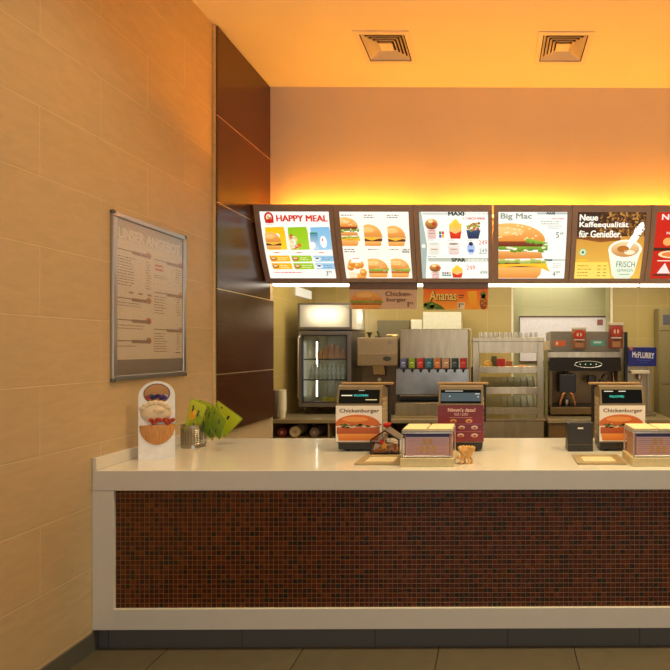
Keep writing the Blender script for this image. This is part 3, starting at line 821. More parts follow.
def card(corners, label, seed, stick_from, dk=0):
    """a stiff kite-shaped card through four measured corners, on a thin stick"""
    C = [Vector(c) for c in corners]; o = sum(C, Vector())/4
    nrm = (C[2]-C[0]).cross(C[3]-C[1]).normalized()
    if nrm.y > 0: nrm = -nrm
    t = thing('greeting_card', label, 'card', o, 0, 'green cards fanned out in the tin')
    L = []
    for i in range(4):                       # rounded corners
        A, B, D_ = C[i-1]-o, C[i]-o, C[(i+1) % 4]-o
        for w in (.14, .04): L.append(B+(A-B)*w)
        for w in (.04, .14): L.append(B+(D_-B)*w)
    k = len(L); th = nrm*.0015
    mb = MB(); mb.add([v+th for v in L]+[v-th for v in L], [tuple(range(k)), tuple(reversed(range(k, 2*k)))]+[(i, i+k, (i+1) % k+k, (i+1) % k) for i in range(k)])
    mb.build('sheet', green_p, t)
    c0, c1, c2, c3 = [v-o for v in C]
    def fn(s, tt, lf):
        a = c0+(c1-c0)*s; b_ = c3+(c2-c3)*s
        return a+(b_-a)*tt+nrm*(.0022+lf)
    p = Print(fn); r = random.Random(seed)
    g0 = (150, 172, 30) if not dk else (84, 118, 20)
    p.poly([(.08, .03), (.92, .03), (.97, .1), (.97, .9), (.9, .97), (.1, .97), (.03, .9), (.03, .1)], (196, 206, 50) if not dk else (130, 156, 34), g0)
    p.L = 1
    p.ell(.32, .45, .2, .16, (226, 160, 30)); p.L = 2; p.ell(.40, .36, .1, .09, (236, 190, 50))
    for (a, b_) in ((.62, .3), (.55, .72), (.25, .2)):       # tiny dark figures
        p.L = 3; p.ell(a, b_, .035, .035, (40, 34, 50)); p.poly([(a-.03, b_+.03), (a+.03, b_+.03), (a+.05, b_+.16), (a-.05, b_+.16)], (40, 40, 66))
    p.lines(.5, .88, .85, 1, .03, .012, (80, 90, 20), seed)
    p.build('artwork', paper, t)
    low = max(L, key=lambda v: -v.z)
    MB().tube([Vector(stick_from)-o, (Vector(stick_from)-o)*.5+low*.45+Vector((0, 0, .01)), low*.8, low*.1], .0022, 6).build('stick', mat('stick_clear', (206, 196, 160), .3), t)
tb = (-2.035, 3.42, 1.02)
card([PT(192.4, 397.5, 3.36), PT(209, 405, 3.42), PT(198, 433, 3.40), PT(185, 431, 3.34)], 'green card leaning left in the tin, the leftmost of the fan', 1, (TC.x-.03, TC.y-.02, 1.015))
card([PT(200, 399, 3.46), PT(214, 404, 3.50), PT(209, 430, 3.50), PT(197, 428, 3.46)], 'green card mostly hidden behind the leftmost card', 2, (TC.x, TC.y+.03, 1.015))
card([PT(209, 405, 3.44), PT(222, 417, 3.38), PT(214, 441, 3.36), PT(204, 431, 3.42)], 'dark green card hanging down in front, the middle of the fan', 3, (TC.x+.03, TC.y-.01, 1.02), 1)
card([PT(213, 403, 3.32), PT(228, 420, 3.28), PT(221, 440, 3.26), PT(211, 428, 3.30)], 'dark green folded card drooping right of the middle card', 4, (TC.x+.04, TC.y-.02, 1.02), 1)
card([PT(218.5, 400, 3.52), PT(244, 418.5, 3.47), PT(225, 438, 3.46), PT(215, 411, 3.52)], 'bright green card spread wide to the right, overlapping the dark panel', 5, (TC.x+.04, TC.y+.02, 1.02))

# ================================================================== tills
case_m = mat('till_casing', (134, 116, 90), .45)
case_d = mat('till_dark', (44, 38, 34), .4)
scr_m = mat('till_screen', (14, 18, 20), .12)
def till(x, d, label, art, msg):
    t = thing('cash_register', label, 'cash register', (x, d, 1.0), 0)
    w = .150
    MB().prism([(.006, .060), (.006, .305), (.036, .425), (.07, .432), (.20, .40), (.20, .06), (.18, .05), (.03, .05)], -w+.006, w-.006).build('casing', case_m, t)
    MB().box(-w+.01, w-.01, .012, .20, .016, .062, .004).build('base', case_d, t)
    for q in (-.09, .09): MB().lathe([(.012, 0), (.014, .004), (.012, .018)], (q, .05, 0), 12).build('foot', case_d, t)
    a = math.atan2(.03, .12)
    M = Matrix.Translation((0, .006, .305)) @ Matrix.Rotation(-a, 4, 'X')
    MB().box(-w+.004, w-.004, -.010, .004, -.002, .122, .003, M).build('display_bezel', case_m, t)
    sc = MB().box(-w+.018, w-.018, -.0125, -.006, .010, .100, .001, M).build('customer_display', scr_m, t)
    p = Print(lambda s, tt, lf: M @ Vector((-w+.02+s*(2*w-.04), -.0132-lf, .098-tt*.086)))
    if msg == 0:
        p.rect(.05, .38, .32, .46, (236, 230, 200)); p.text('WILLKOMMEN', .36, .34, .72, .50, (60, 206, 196), .01); p.rect(.66, .72, .95, .78, (226, 200, 140)); p.rect(.48, .02, .62, .06, (200, 196, 190))
    elif msg == 1:
        p.rect(0, .22, 1, .86, (58, 76, 84)); p.L = 1; p.rect(.1, .06, .55, .11, (200, 200, 190)); p.rect(.2, .45, .24, .52, (160, 210, 220)); p.rect(.86, .28, .97, .33, (220, 220, 210)); p.rect(.92, .5, .95, .57, (230, 230, 220))
    else:
        p.rect(.05, .08, .28, .14, (226, 222, 206)); p.rect(.42, .08, .60, .14, (226, 222, 206)); p.text('WILLKOMMEN', .18, .42, .55, .60, (50, 206, 180), .01)
    p.build('readout', print_mat('display_light', .9), sc)
    # advertising card on the front
    cd = MB().box(-w, w, -.002, .002, .068, .303).build('card_holder', mat('acrylic_card', (220, 210, 200), .3), t)
    p = Print(lambda s, tt, lf: Vector((-w+s*2*w, -.0026-lf, .303-tt*.235))); art(p); p.build('advert', paper, cd)
    # rear screen facing the staff
    MB().box(-w-.012, w+.012, .205, .228, .16, .425, .005).build('staff_screen', case_d, t)
    MB().box(-w-.028, w+.028, .195, .245, .425, .440, .004).build('top_ledge', mat('till_ledge', (176, 142, 96), .45), t)
    for sgn in (-1, 1):
        sv = MB().box(sgn*(w-.006)-.001, sgn*(w-.006)+.001, .04, .17, .09, .35)
        for k in range(8): sv.box(sgn*(w-.006)-.004, sgn*(w-.006)+.004, .042, .168, .10+k*.032, .115+k*.032, .002)
        sv.build('side_vent', mat('vent_tan', (186, 166, 134), .5), t)
def artC(p):
    p.rect(0, 0, 1, 1, (248, 242, 234)); p.L = 1
    p.text('Chickenburger', .08, .09, .94, .22, (116, 84, 70), .02)
    p.L = 2
    
    t0 = .25
    p.ell(.47, .56, .50, .31, (226, 120, 52), (214, 110, 50), a0=0, a1=PI); p.L = 3; p.ell(.42, .38, .28, .07, (240, 160, 90)); p.L = 4
    r = random.Random(8)
    for k in range(26): p.ell(r.uniform(.03, .97), r.uniform(.52, .61), .04, .022, r.choice([(130, 140, 70), (90, 110, 50), (214, 196, 140), (190, 110, 60)]), n=9, clip=(0, 1, 0, 1))
    p.L = 3; p.rect(.02, .60, .95, .78, (196, 96, 52), (176, 84, 50)); p.L = 4; p.poly([(.04, .78), (.94, .78), (.92, .97), (.06, .97)], (240, 158, 72), (214, 110, 36))
    p.L = 9
def artR(p):
    p.rect(0, 0, 1, 1, (120, 44, 62), (140, 44, 50)); p.L = 1
    p.rect(0, .5, 1, .98, (112, 44, 74), (140, 50, 50)); p.L = 2
    p.text("Nimm's dazu!", .22, .07, .82, .17, (240, 210, 200), .03); p.text('NUR 1 EURO', .36, .20, .66, .28, (236, 190, 180), .01)
    p.rect(.25, .33, .75, .34, (226, 170, 160))
    for i, (a, b_) in enumerate(((.34, .43), (.68, .43), (.52, .61), (.80, .61), (.50, .83), (.80, .83), (.22, .62), (.2, .83))):
        p.L = 2; p.ell(a, b_, .075, .055, (236, 170, 90) if i < 2 else (226, 214, 200), (190, 90, 40) if i % 2 == 0 else (210, 140, 120)); p.L = 3; p.ell(a, b_+.01, .035, .02, (120, 60, 40))
    for q in (.51, .72): p.L = 2; p.rect(.06, q, .95, q+.008, (206, 130, 140))
till(XX(359.3, 3.235), 3.235, 'cash register with a Chickenburger card, the left one by the house-shaped box', artC, 0)
till(XX(460.8, 3.235), 3.235, 'cash register with a dark red advert card, the middle of three', artR, 1)
till(XX(622.5, 3.235), 3.235, 'cash register with a Chickenburger card, the right one beside the black box', artC, 2)

# small black printer
t = thing('receipt_printer', 'small black box beside the right-hand cash register', 'printer', (XX(580.3, 3.25), 3.24, 1.0), 0)
blk = mat('printer_black', (40, 36, 32), .38)
MB().box(-.083, .083, 0, .11, .045, .182, .004).build('upper_case', blk, t)
MB().box(-.083, .083, -.002, .112, 0, .042, .003).build('drawer', blk, t)
MB().box(-.081, .081, .001, .11, .041, .046).build('trim_line', mat('brass_line', (110, 92, 50), .4), t)
MB().box(-.018, .018, -.003, 0, .148, .158).build('label_plate', mat('paper_white', (236, 232, 226), .5), t)
MB().box(-.018, -.008, -.006, -.001, .012, .026).build('latch', mat('latch_black', (12, 12, 12), .4), t)
MB().box(-.07, .07, .01, .10, .182, .187, .002).build('lid', mat('printer_lid', (60, 54, 44), .4), t)

# ================================================================== leaflet racks
chrome = mat('chrome_wire', (206, 206, 210), .15, 1, var=.02)
pap = mat('leaflet_paper', (250, 230, 184), .6)
beige = mat('rack_base_beige', (214, 196, 150), .45)
def rack(x, d, label):
    t = thing('leaflet_rack', label, 'leaflet rack', (x, d, 1.0), 0, 'leaflet racks on the counter')
    w = .308
    MB().box(0, w, 0, .225, 0, .050, .004).build('base', beige, t)
    s = MB()
    for k in range(15): s.box(.022+random.uniform(-.001, .001), w-.022, .022, .205, .052+k*.0086, .0585+k*.0086)
    s.build('leaflet_stack', mat('stack_pink', (206, 156, 130), .6, var=.12, scale=6, stretch=(1, 1, 30)), t)
    fr = MB().tube([(.012, .012, .05), (.012, .012, .192), (w-.012, .012, .192), (w-.012, .012, .05)], .0055)
    fr.tube([(.012, .215, .05), (.012, .215, .192), (w-.012, .215, .192), (w-.012, .215, .05)], .0055)
    fr.tube([(.012, .012, .192), (.012, .215, .192)], .005).tube([(w-.012, .012, .192), (w-.012, .215, .192)], .005)
    fr.tube([(.012, .012, .058), (w-.012, .012, .058)], .004)
    fr.build('wire_frame', mat('satin_wire', (214, 214, 220), .3, .8), t, True)
    MB().box(.02, w-.02, .014, .017, .056, .186).build('front_window', glass('rack_window', (1, .97, 1), refl=.0), t)
    p = Print(lambda q, tt, lf: Vector((.03+q*(w-.06), .0205-lf, .182-tt*.122)))
    p.rect(0, 0, 1, .12, (76, 74, 120)); p.rect(0, .12, 1, 1, (250, 226, 212), (246, 206, 180)); p.L = 1
    for k in range(8): p.rect(.03, .2+k*.095, .97, .215+k*.095, (190, 110, 130) if k % 2 else (220, 130, 90))
    p.L = 2
    for a, tb_ in ((.36, 0), (.50, 0), (.64, 0), (.43, -.36), (.57, -.36)):             # pale yellow double arches
        for q in (-.022, .022):
            K = [(a+q+.024*math.cos(PI*i/8), .86+tb_-.32*math.sin(PI*i/8)**.8) for i in range(9)]
            I = [(a+q+.010*math.cos(PI*i/8), .86+tb_-.24*math.sin(PI*i/8)**.8) for i in range(9)]
            for i in range(8): p.poly([K[i], K[i+1], I[i+1], I[i]], (250, 204, 40))
    p.build('front_print', paper, t)
    for k in range(2):
        q = MB(); x0 = .014+k*.146
        for j in range(3):
            q.box(x0+random.uniform(-.002, .002), x0+.134, .014+random.uniform(-.003, .003), .212, .205+j*.0035, .208+j*.0035)
        q.build('paper_pile', pap, t)
    MB().box(.008, w-.008, .008, .217, .190, .2045, .001).build('top_shelf', mat('shelf_grey', (170, 164, 160), .3), t)
rack(XX(400, 2.82), 2.82, 'leaflet rack between the house-shaped box and the small tan figure')
rack(XX(632.5, 2.82), 2.82, 'leaflet rack at the right picture edge in front of a cash register')

# ================================================================== change trays
def tray(x, d, w, label):
    t = thing('change_tray', label, 'tray', (x, d, 1.0), 0, 'flat change trays')
    fr = MB(); dp = .235; b_ = .045
    for q in ((0, w, 0, b_), (0, w, dp-b_, dp), (0, b_, b_, dp-b_), (w-b_, w, b_, dp-b_)): fr.box(q[0], q[1], q[2], q[3], 0, .012, .002)
    fr.build('rim', mat('tray_tan', (176, 156, 118), .35), t)
    MB().box(b_-.002, w-b_+.002, b_-.002, dp-b_+.002, .001, .007).build('inlay', mat('tray_inlay', (240, 226, 190), .3), t)
tray(XX(354.5, 2.865), 2.865, .262, 'flat change tray in front of the house-shaped box')
tray(XX(578, 2.865), 2.865, .285, 'flat change tray in front of the right-hand cash register')

# ================================================================== house-shaped collection box
t = thing('collection_box', 'clear house-shaped collection box with dark red edges on the counter', 'donation box', (XX(371.5, 3.13), 3.12, 1.0), 0)
hw, hd, he, ha = .176, .14, .100, .158
clear = glass('clear_acrylic', (1, .98, .97), refl=.0)
prof = [(0, .008), (hw, .008), (hw, he), (hw/2, ha), (0, he)]
MB().plate(prof, 0, .003).build('front_pane', clear, t)
MB().plate(prof, hd-.003, hd).build('rear_pane', clear, t)
MB().box(0, .003, .003, hd-.003, .008, he).box(hw-.003, hw, .003, hd-.003, .008, he).build('side_pane', clear, t)
rp = MB()
for sg in (0, 1):
    A = Vector((-.006 if not sg else hw+.006, 0, he-.004)); B = Vector((hw/2, 0, ha+.002)); q = Vector((0, 0, .004))
    P = [A, B, B+q, A+q]; P = [Vector((v.x, -.004, v.z)) for v in P]+[Vector((v.x, hd+.004, v.z)) for v in P]
    rp.add(P, [(0, 1, 2, 3), (7, 6, 5, 4), (0, 4, 5, 1), (1, 5, 6, 2), (2, 6, 7, 3), (3, 7, 4, 0)])
rp.build('roof', mat('roof_grey', (120, 104, 90), .3), t)
ed = MB(); pts = [(0, -.001, .006), (0, -.001, he), (hw/2, -.001, ha), (hw, -.001, he), (hw, -.001, .006)]
for a, b_ in zip(pts, pts[1:]): ed.tube([a, b_], .0055, 6)
ed.build('edging', mat('dark_red_edge', (48, 20, 24), .4), t)
MB().box(0, hw, 0, hd, 0, .008, .002).build('base', mat('dark_red_edge', (48, 20, 24), .4), t)
cs = MB()
for k in range(140):
    x = random.uniform(.016, hw-.016); y = random.uniform(.014, hd-.016)
    M = Matrix.Translation((x, y, .014+random.uniform(0, .042))) @ Matrix.Rotation(random.uniform(-.7, .7), 4, 'X') @ Matrix.Rotation(random.uniform(-.6, .6), 4, 'Y')
    cs.lathe([(.0105, 0), (.0105, .002)], n=10, M=M)
o = cs.build('coins', mat('coins_copper', (240, 160, 96), .4, .4, var=.3, scale=40), t); o['kind'] = 'stuff'
nts = MB()
for (x, y, a) in ((.03, .03, .3), (.12, .04, -.4), (.10, .08, .1)):
    nts.box(-.022, .022, -.001, .001, 0, .04, 0, Matrix.Translation((x, y, .03)) @ Matrix.Rotation(a, 4, 'Z') @ Matrix.Rotation(a, 4, 'Y'))
nts.build('bank_notes', mat('note_paper', (226, 206, 170), .6), t)
st = MB()
star = [(.082+.032*(1 if i % 2 == 0 else .45)*math.cos(PI/2+i*PI/5), .062+.034*(1 if i % 2 == 0 else .45)*math.sin(PI/2+i*PI/5)) for i in range(10)]
st.plate(star, .006, .009)
st.build('yellow_star', mat('star_yellow', (236, 170, 40), .4), t)
MB().box(-.011, .011, -.001, .002, 0, .034, 0, Matrix.Translation((.058, .007, .068)) @ Matrix.Rotation(.35, 4, 'Y')).build('red_sticker', mat('signal_red', (206, 30, 20), .4), t)
tri = [(.076, .092), (.122, .098), (.090, .136)]
MB().tube([(x, .004, z) for x, z in tri], .003, 6, True).build('triangle_emblem', mat('dark_red_edge', (48, 20, 24), .4), t)
MB().ball((.084, .07, ha+.024), .021, 12, (1.1, .7, .8)).ball((.10, .07, ha+.03), .014, 10).tube([(.085, .07, ha), (.085, .07, ha+.02)], .003, 6).build('red_blossom', mat('signal_red', (206, 30, 20), .4), t, True)

# ================================================================== small tan figure
t = thing('wooden_figurine', 'small tan carved figure like a spreading tree at the leaflet rack', 'figurine', (XX(466.5, 2.9), 2.90, 1.0), 0)
tan = mat('tan_wood', (222, 172, 100), .6, var=.15, scale=40)
fg = MB()
for k in range(7):
    a = -.95+k*.32
    fg.tube([(.008*math.sin(a), 0, .04), (.030*math.sin(a), .004*math.cos(k*2), .058), (.052*math.sin(a), .006*math.sin(k), .060+.040*math.cos(a*.6)), (.058*math.sin(a), .0, .066+.040*math.cos(a*.5))], [.010, .013, .011, .005], 8)
fg.ball((0, .002, .072), .030, 12, (1.5, .5, .8)); fg.build('crown', tan, t, True)
lg = MB(); 
for (x, y, h_) in ((-.030, -.006, .05), (-.010, .012, .055), (.014, -.008, .05), (.03, .008, .05)):
    lg.tube([(x*1.1, y, 0), (x*1.0, y, h_*.4), (x*.5, y*.5, h_)], [.008, .006, .010], 8)
lg.ball((-.042, -.004, .040), .013, 10).ball((-.03, -.012, .012), .010, 8)
lg.build('legs', tan, t, True)

# ================================================================== THE KITCHEN
ZK = .92
steel_w = mat('brushed_steel', (168, 154, 130), .24, 1, var=.14, scale=5, stretch=(3, 1, .6))
steel_d = mat('dull_steel', (140, 128, 108), .45, .8, var=.06)
lam = mat('counter_steel', (176, 160, 128), .35, .7)
shelf_in = mat('cubby_brown', (150, 122, 84), .6)
bc = t = thing('back_counter', 'steel-topped back counter with open cubbies below the fridge', 'counter', (KX+.002, 5.28, 0), 0)
wB = XX(473, 5.30)-.03-KX
MB().box(0, wB, 0, 1.30, ZK-.04, ZK, .004).build('worktop', lam, t)
cb = MB(); div = [0, .64, 1.1, 1.58, wB-.02]
for x in div: cb.box(x, x+.018, .03, 1.28, .56, ZK-.04)
cb.box(0, wB, .03, 1.28, .54, .56).box(0, wB, 1.26, 1.28, .56, ZK-.04)
cb.build('cubbies', shelf_in, t)
MB().box(.01, wB-.01, .06, 1.26, 0, .54).build('cabinet', steel_d, t)
# rolls in the cubby
for (px, r_, c, lb, ang) in ((284, .05, (120, 30, 30), 'dark red paper roll lying in the cubby, leftmost', .1), (297, .058, (222, 196, 160), 'cream patterned paper roll lying beside the dark red roll', .12), (316, .052, (130, 110, 104), 'grey wrapped roll lying right of the cream roll', -.2)):
    t = thing('paper_roll', lb, 'roll', (XX(px, 5.40), 5.36, .56+r_+.16), ang*.5, 'rolls in the cubby')
    M = Matrix.Rotation(-PI/2, 4, 'X')
    MB().lathe([(r_*.35, 0), (r_, 0), (r_, .25), (r_*.35, .25)], n=20, M=M).build('roll', mat('roll_%d' % px, c, .5, var=.25, scale=30), t, True)
    MB().lathe([(r_*.34, -.002), (r_*.34, .25)], n=14, M=M).build('core', mat('core_tan', (190, 160, 120), .6), t)
MB().box(.018, XX(350, 5.3)-KX, .05, .47, .70, .718).build('shelf_board', shelf_in, bc)

# cup stack and dark post at the partition
t = thing('cup_stack', 'tall stack of white paper cups at the left end of the back counter', 'cups', (XX(283, 5.42), 5.42, ZK), 0)
cp = [(.030, 0)]
for k in range(12): cp += [(.040, .08+k*.018), (.043, .084+k*.018), (.041, .09+k*.018)]
cp += [(.044, .305)]
MB().lathe([(.030, 0), (.034, .03), (.038, .07)]+cp[1:], n=24).build('cups', mat('cup_white', (228, 220, 196), .5), t, True)
t = thing('cup_dispenser', 'dark upright cup dispenser left of the white cup stack', 'dispenser', (XX(275.5, 5.36), 5.36, ZK), 0)
MB().lathe([(.030, 0), (.030, .30), (.026, .305)], n=20).build('cylinder', mat('dispenser_brown', (62, 44, 34), .35), t, True)
MB().box(-.032, .032, -.032, .032, 0, .012, .003).build('foot_plate', mat('dispenser_brown', (62, 44, 34), .35), t)

# ---- glass-door fridge
fx0, fx1, fd = XX(299, 5.72), XX(351.5, 5.72), 5.72
fwid = fx1-fx0; fz0 = ZK+.085
t = thing('display_fridge', 'glass-door drinks fridge with a lit white header on the back counter', 'fridge', (fx0, fd, ZK), 0)
frg = mat('fridge_grey', (120, 112, 108), .35, .4)
frd = mat('fridge_black', (34, 32, 34), .35)
zb_, zt_ = .085, ZZ(331, fd)-ZK; dpt = .60
bx = MB()
bx.box(0, .025, .045, dpt, zb_, zt_).box(fwid-.025, fwid, .045, dpt, zb_, zt_).box(.025, fwid-.025, dpt-.02, dpt, zb_, zt_).box(.025, fwid-.025, .045, dpt-.02, zb_, zb_+.03).box(.025, fwid-.025, .045, dpt-.02, zt_-.03, zt_)
bx.build('cabinet', frg, t)
lin_m = mat('fridge_liner', (170, 160, 130), .3)
MB().box(.027, .030, .05, dpt-.022, zb_+.032, zt_-.032).box(fwid-.030, fwid-.027, .05, dpt-.022, zb_+.032, zt_-.032).box(.03, fwid-.03, dpt-.026, dpt-.022, zb_+.032, zt_-.032).build('liner', lin_m, t)
dr = MB(); q = .034
dr.box(0, q, 0, .04, zb_, zt_, .003).box(fwid-q-.012, fwid, 0, .04, zb_, zt_, .003).box(q, fwid-q-.012, 0, .04, zb_, zb_+.045, .003).box(q, fwid-q-.012, 0, .04, zt_-.045, zt_, .003)
do = dr.build('door', frg, t)
gs = MB(); e_ = q+.014
gs.box(q, e_, .002, .038, zb_+.045, zt_-.045).box(fwid-q-.026, fwid-q-.012, .002, .038, zb_+.045, zt_-.045).box(e_, fwid-q-.026, .002, .038, zb_+.045, zb_+.058).box(e_, fwid-q-.026, .002, .038, zt_-.058, zt_-.045)
gs.build('gasket', frd, do)
MB().box(e_, fwid-q-.026, .016, .020, zb_+.058, zt_-.058).build('pane', glass('fridge_glass', (.92, .94, .92), refl=.03), do)
MB().tube([(.012, -.002, zt_-.06), (.010, -.03, zt_-.09), (.010, -.03, zb_+.12), (.012, -.002, zb_+.09)], .008).build('handle', steel, do, True)
shz = []
for k, py in enumerate((359, 379.5)):
    z = ZZ(py, fd+.05)-ZK; shz.append(z)
    MB().box(.03, fwid-.03, .06, dpt-.04, z-.006, z).build('shelf', glass('shelf_glass', (.8, .86, .82), refl=.12), t)
    MB().box(.03, fwid-.03, .052, .06, z-.010, z+.003).build('shelf_rail', frd, t)
MB().tube([(.105, .30, zb_+.09), (.105, .30, zt_-.12)], .008).build('light_tube', emit('fridge_tube', (1, .97, .85, 1), 9), t, True)
for q in ((.05, .10), (fwid-.06, .10), (.05, .5), (fwid-.06, .5)): MB().lathe([(.02, 0), (.014, .01), (.014, .086)], (q[0], q[1], 0), 12).build('foot', frd, t)
# header
hz0, hz1 = ZZ(329.5, fd)-ZK, ZZ(303, fd)-ZK
hd_ = MB(); 
hd_.box(-.010, fwid+.004, 0, .02, hz0, hz0+.028).box(-.010, fwid+.004, 0, .02, hz1-.022, hz1).box(-.010, .014, 0, .02, hz0+.028, hz1-.022).box(fwid-.020, fwid+.004, 0, .02, hz0+.028, hz1-.022).box(-.010, fwid+.004, .02, dpt, hz0-.003, hz0+.006).box(-.010, fwid+.004, .02, dpt, hz1-.008, hz1).box(-.010, 0, .02, dpt, hz0+.006, hz1-.008)
hd_.build('header_frame', frg, t)
lit = bpy.data.materials.new('opal_panel'); lit.use_nodes = True
n, l = lit.node_tree.nodes, lit.node_tree.links; pb = n['Principled BSDF']
tr = n.new('ShaderNodeBsdfTranslucent'); tr.inputs[0].default_value = (.92, .88, .78, 1); pb.inputs['Base Color'].default_value = (.55, .52, .45, 1); pb.inputs['Roughness'].default_value = .3
mx = n.new('ShaderNodeMixShader'); mx.inputs[0].default_value = .6
l.new(pb.outputs[0], mx.inputs[1]); l.new(tr.outputs[0], mx.inputs[2]); l.new(mx.outputs[0], n['Material Output'].inputs[0])
MB().box(.014, fwid-.020, .004, .010, hz0+.028, hz1-.022).build('header_panel', lit, t)
MB().box(fwid-.004, fwid+.002, .03, dpt-.02, hz0+.01, hz1-.01).build('header_side_panel', lit, t)
MB().box(.12, fwid-.12, .08, .12, (hz0+hz1)/2-.0, (hz0+hz1)/2+.04, .004).build('header_tube', emit('header_tube', (1, .95, .8, 1), 22), t)
MB().box(fwid-.07, fwid-.04, .25, dpt-.15, (hz0+hz1)/2-.0, (hz0+hz1)/2+.04, .004).build('header_tube', emit('header_tube', (1, .95, .8, 1), 22), t)

tag(MB().box(KX+.001, KX+.03, 6.04, 6.50, ZZ(297, 6.2), ZZ(288.5, 6.2), .004).build('tile_reflection_box', emit('tile_reflection_glow', (1, .93, .74, 1), .6)), 'small pale glowing box imitating a lamp reflection in the kitchen side wall tile above the fridge', 'lamp')  # added glowing box, stands in for the strip lamp mirrored in the tile
# contents of the fridge: each bottle and pack a thing of its own
ORD = ['first', 'second', 'third', 'fourth', 'fifth', 'sixth', 'seventh', 'eighth', 'ninth', 'tenth', 'eleventh', 'twelfth']
bot_m = mat('bottle_clear', (206, 220, 224), .15, .1, var=.3, scale=30)
def bottle_mb(h_, r_):
    return MB().lathe([(r_*.8, 0), (r_, .006), (r_, h_*.62), (r_*.45, h_*.82), (r_*.38, h_*.93), (r_*.45, h_*.94), (r_*.45, h_)], n=12)
b0 = bottle_mb(.165, .024).build('water_bottle', bot_m, None, True)
tag(b0, '', 'bottle', 'bottles on the middle fridge shelf')
for k in range(8):
    o = b0 if k == 0 else b0.copy()
    if k: col.objects.link(o)
    o.location = (fx0+.115+k*.052, fd+.11, ZK+shz[1]+.001); o['label'] = f'{ORD[k]} clear bottle from the left on the middle fridge shelf'
    if k % 3 == 0:
        o.scale = (1, 1, 1.08)
j0 = MB().box(-.03, .03, -.025, .025, 0, .09, .004).build('drink_carton', mat('carton_mix', (206, 150, 110), .5, var=.4, scale=60))
tag(j0, '', 'carton', 'cartons on the upper fridge shelf')
for k in range(5):
    o = j0 if k == 0 else j0.copy()
    if k: col.objects.link(o)
    o.location = (fx0+.20+k*.068, fd+.14, ZK+shz[0]+.001); o.scale = (1, 1, (1, 1.5, 1.9, 1.7, 1.2)[k]); o['label'] = f'{ORD[k]} drink carton from the left on the upper fridge shelf'
y0_ = MB().box(-.035, .035, -.03, .03, 0, .07, .006).box(-.036, .036, -.031, .031, .05, .06).build('yellow_tub', mat('tub_yellow', (206, 190, 60), .4, var=.2, scale=40))
tag(y0_, '', 'tub', 'yellow tubs in the fridge bottom')
for k in range(4):
    o = y0_ if k == 0 else y0_.copy()
    if k: col.objects.link(o)
    o.location = (fx0+.27+k*.075, fd+.13, ZK+zb_+.031); o['label'] = f'{ORD[k]} yellow tub from the left at the bottom of the fridge'

# ---- ice / tea machine
ix0, ix1, idp = XX(357.5, 5.68), XX(398, 5.68), 5.68
iw = ix1-ix0
t = thing('tea_machine', 'brownish steel dispensing machine between the fridge and the drinks fountain', 'drinks machine', (ix0, idp, ZK), 0)
tm = mat('warm_steel', (178, 156, 122), .38, .75)
zh0, zh1 = ZZ(366, idp)-ZK, ZZ(337.5, idp)-ZK
MB().box(0, iw, 0, .42, zh0, zh1, .008).build('head', tm, t)
MB().box(.004, iw-.004, -.006, .002, zh0+.01, zh0+.14, .003).build('fascia', mat('fascia_tan', (160, 136, 104), .4, .5), t)
MB().lathe([(.048, 0), (.048, .006)], n=20, M=Matrix.Translation((iw*.74, -.006, zh0+.085)) @ Matrix.Diagonal((1, 1, .55, 1)) @ Matrix.Rotation(PI/2, 4, 'X')).build('badge', mat('badge_dark', (70, 64, 54), .4), t)
MB().tube([(iw*.80+.015*math.cos(a*PI/6), -.001, zh1-.055+.02*math.sin(a*PI/6)) for a in range(12)], .003, 6, True).build('emblem', mat('emblem_blue', (70, 80, 110), .4), t)
MB().box(.02, iw-.03, .14, .42, 0, zh0, .004).build('column', mat('column_brown', (110, 90, 66), .45, .4), t)
MB().prism([(.0, zh0), (.14, zh0), (.14, zh0-.12), (.05, zh0-.10)], iw*.38, iw*.66).build('spout_block', tm, t)
MB().lathe([(.020, 0), (.022, .02), (.014, .03)], n=16, M=Matrix.Translation((iw*.52, .07, zh0-.16)) @ Matrix.Rotation(PI/2, 4, 'X')).build('knob', mat('knob_pale', (206, 196, 170), .4), t)
MB().box(0, iw, -.02, .14, 0, .05, .004).build('drip_tray', mat('drip_dark', (54, 46, 38), .4), t)
MB().box(iw-.012, iw+.012, .05, .40, .05, zh0).build('side_cover', frd, t)
# clutter on top of it
for k, (x, c, lb) in enumerate(((.10, (40, 34, 28), 'small black funnel lying on the brownish dispensing machine'), (.20, (30, 26, 24), 'black upright tool standing on the brownish dispensing machine'), (.36, (206, 186, 130), 'pale crumpled cloth on the brownish dispensing machine'))):
    mb = MB()
    if k == 0: mb.lathe([(.012, -.03), (.016, 0), (.034, .03), (.032, .032)], (0, 0, .03), n=16)
    elif k == 1: mb.tube([(0, 0, 0), (.01, 0, .03), (-.01, 0, .075)], [.014, .008, .012], 8).box(-.04, .04, -.015, .015, 0, .014, .004)
    else:
        for j in range(7): mb.ball((random.uniform(-.05, .05), random.uniform(-.03, .03), .012+random.uniform(0, .018)), .022, 8, (1.5, 1, .5))
    o = mb.build(('funnel', 'tamper', 'cloth')[k], mat('clutter_%d' % k, c, .5), None, True); o.location = (ix0+x, idp+.16, ZK+zh1+.002)
    tag(o, lb, ('funnel', 'tool', 'cloth')[k])

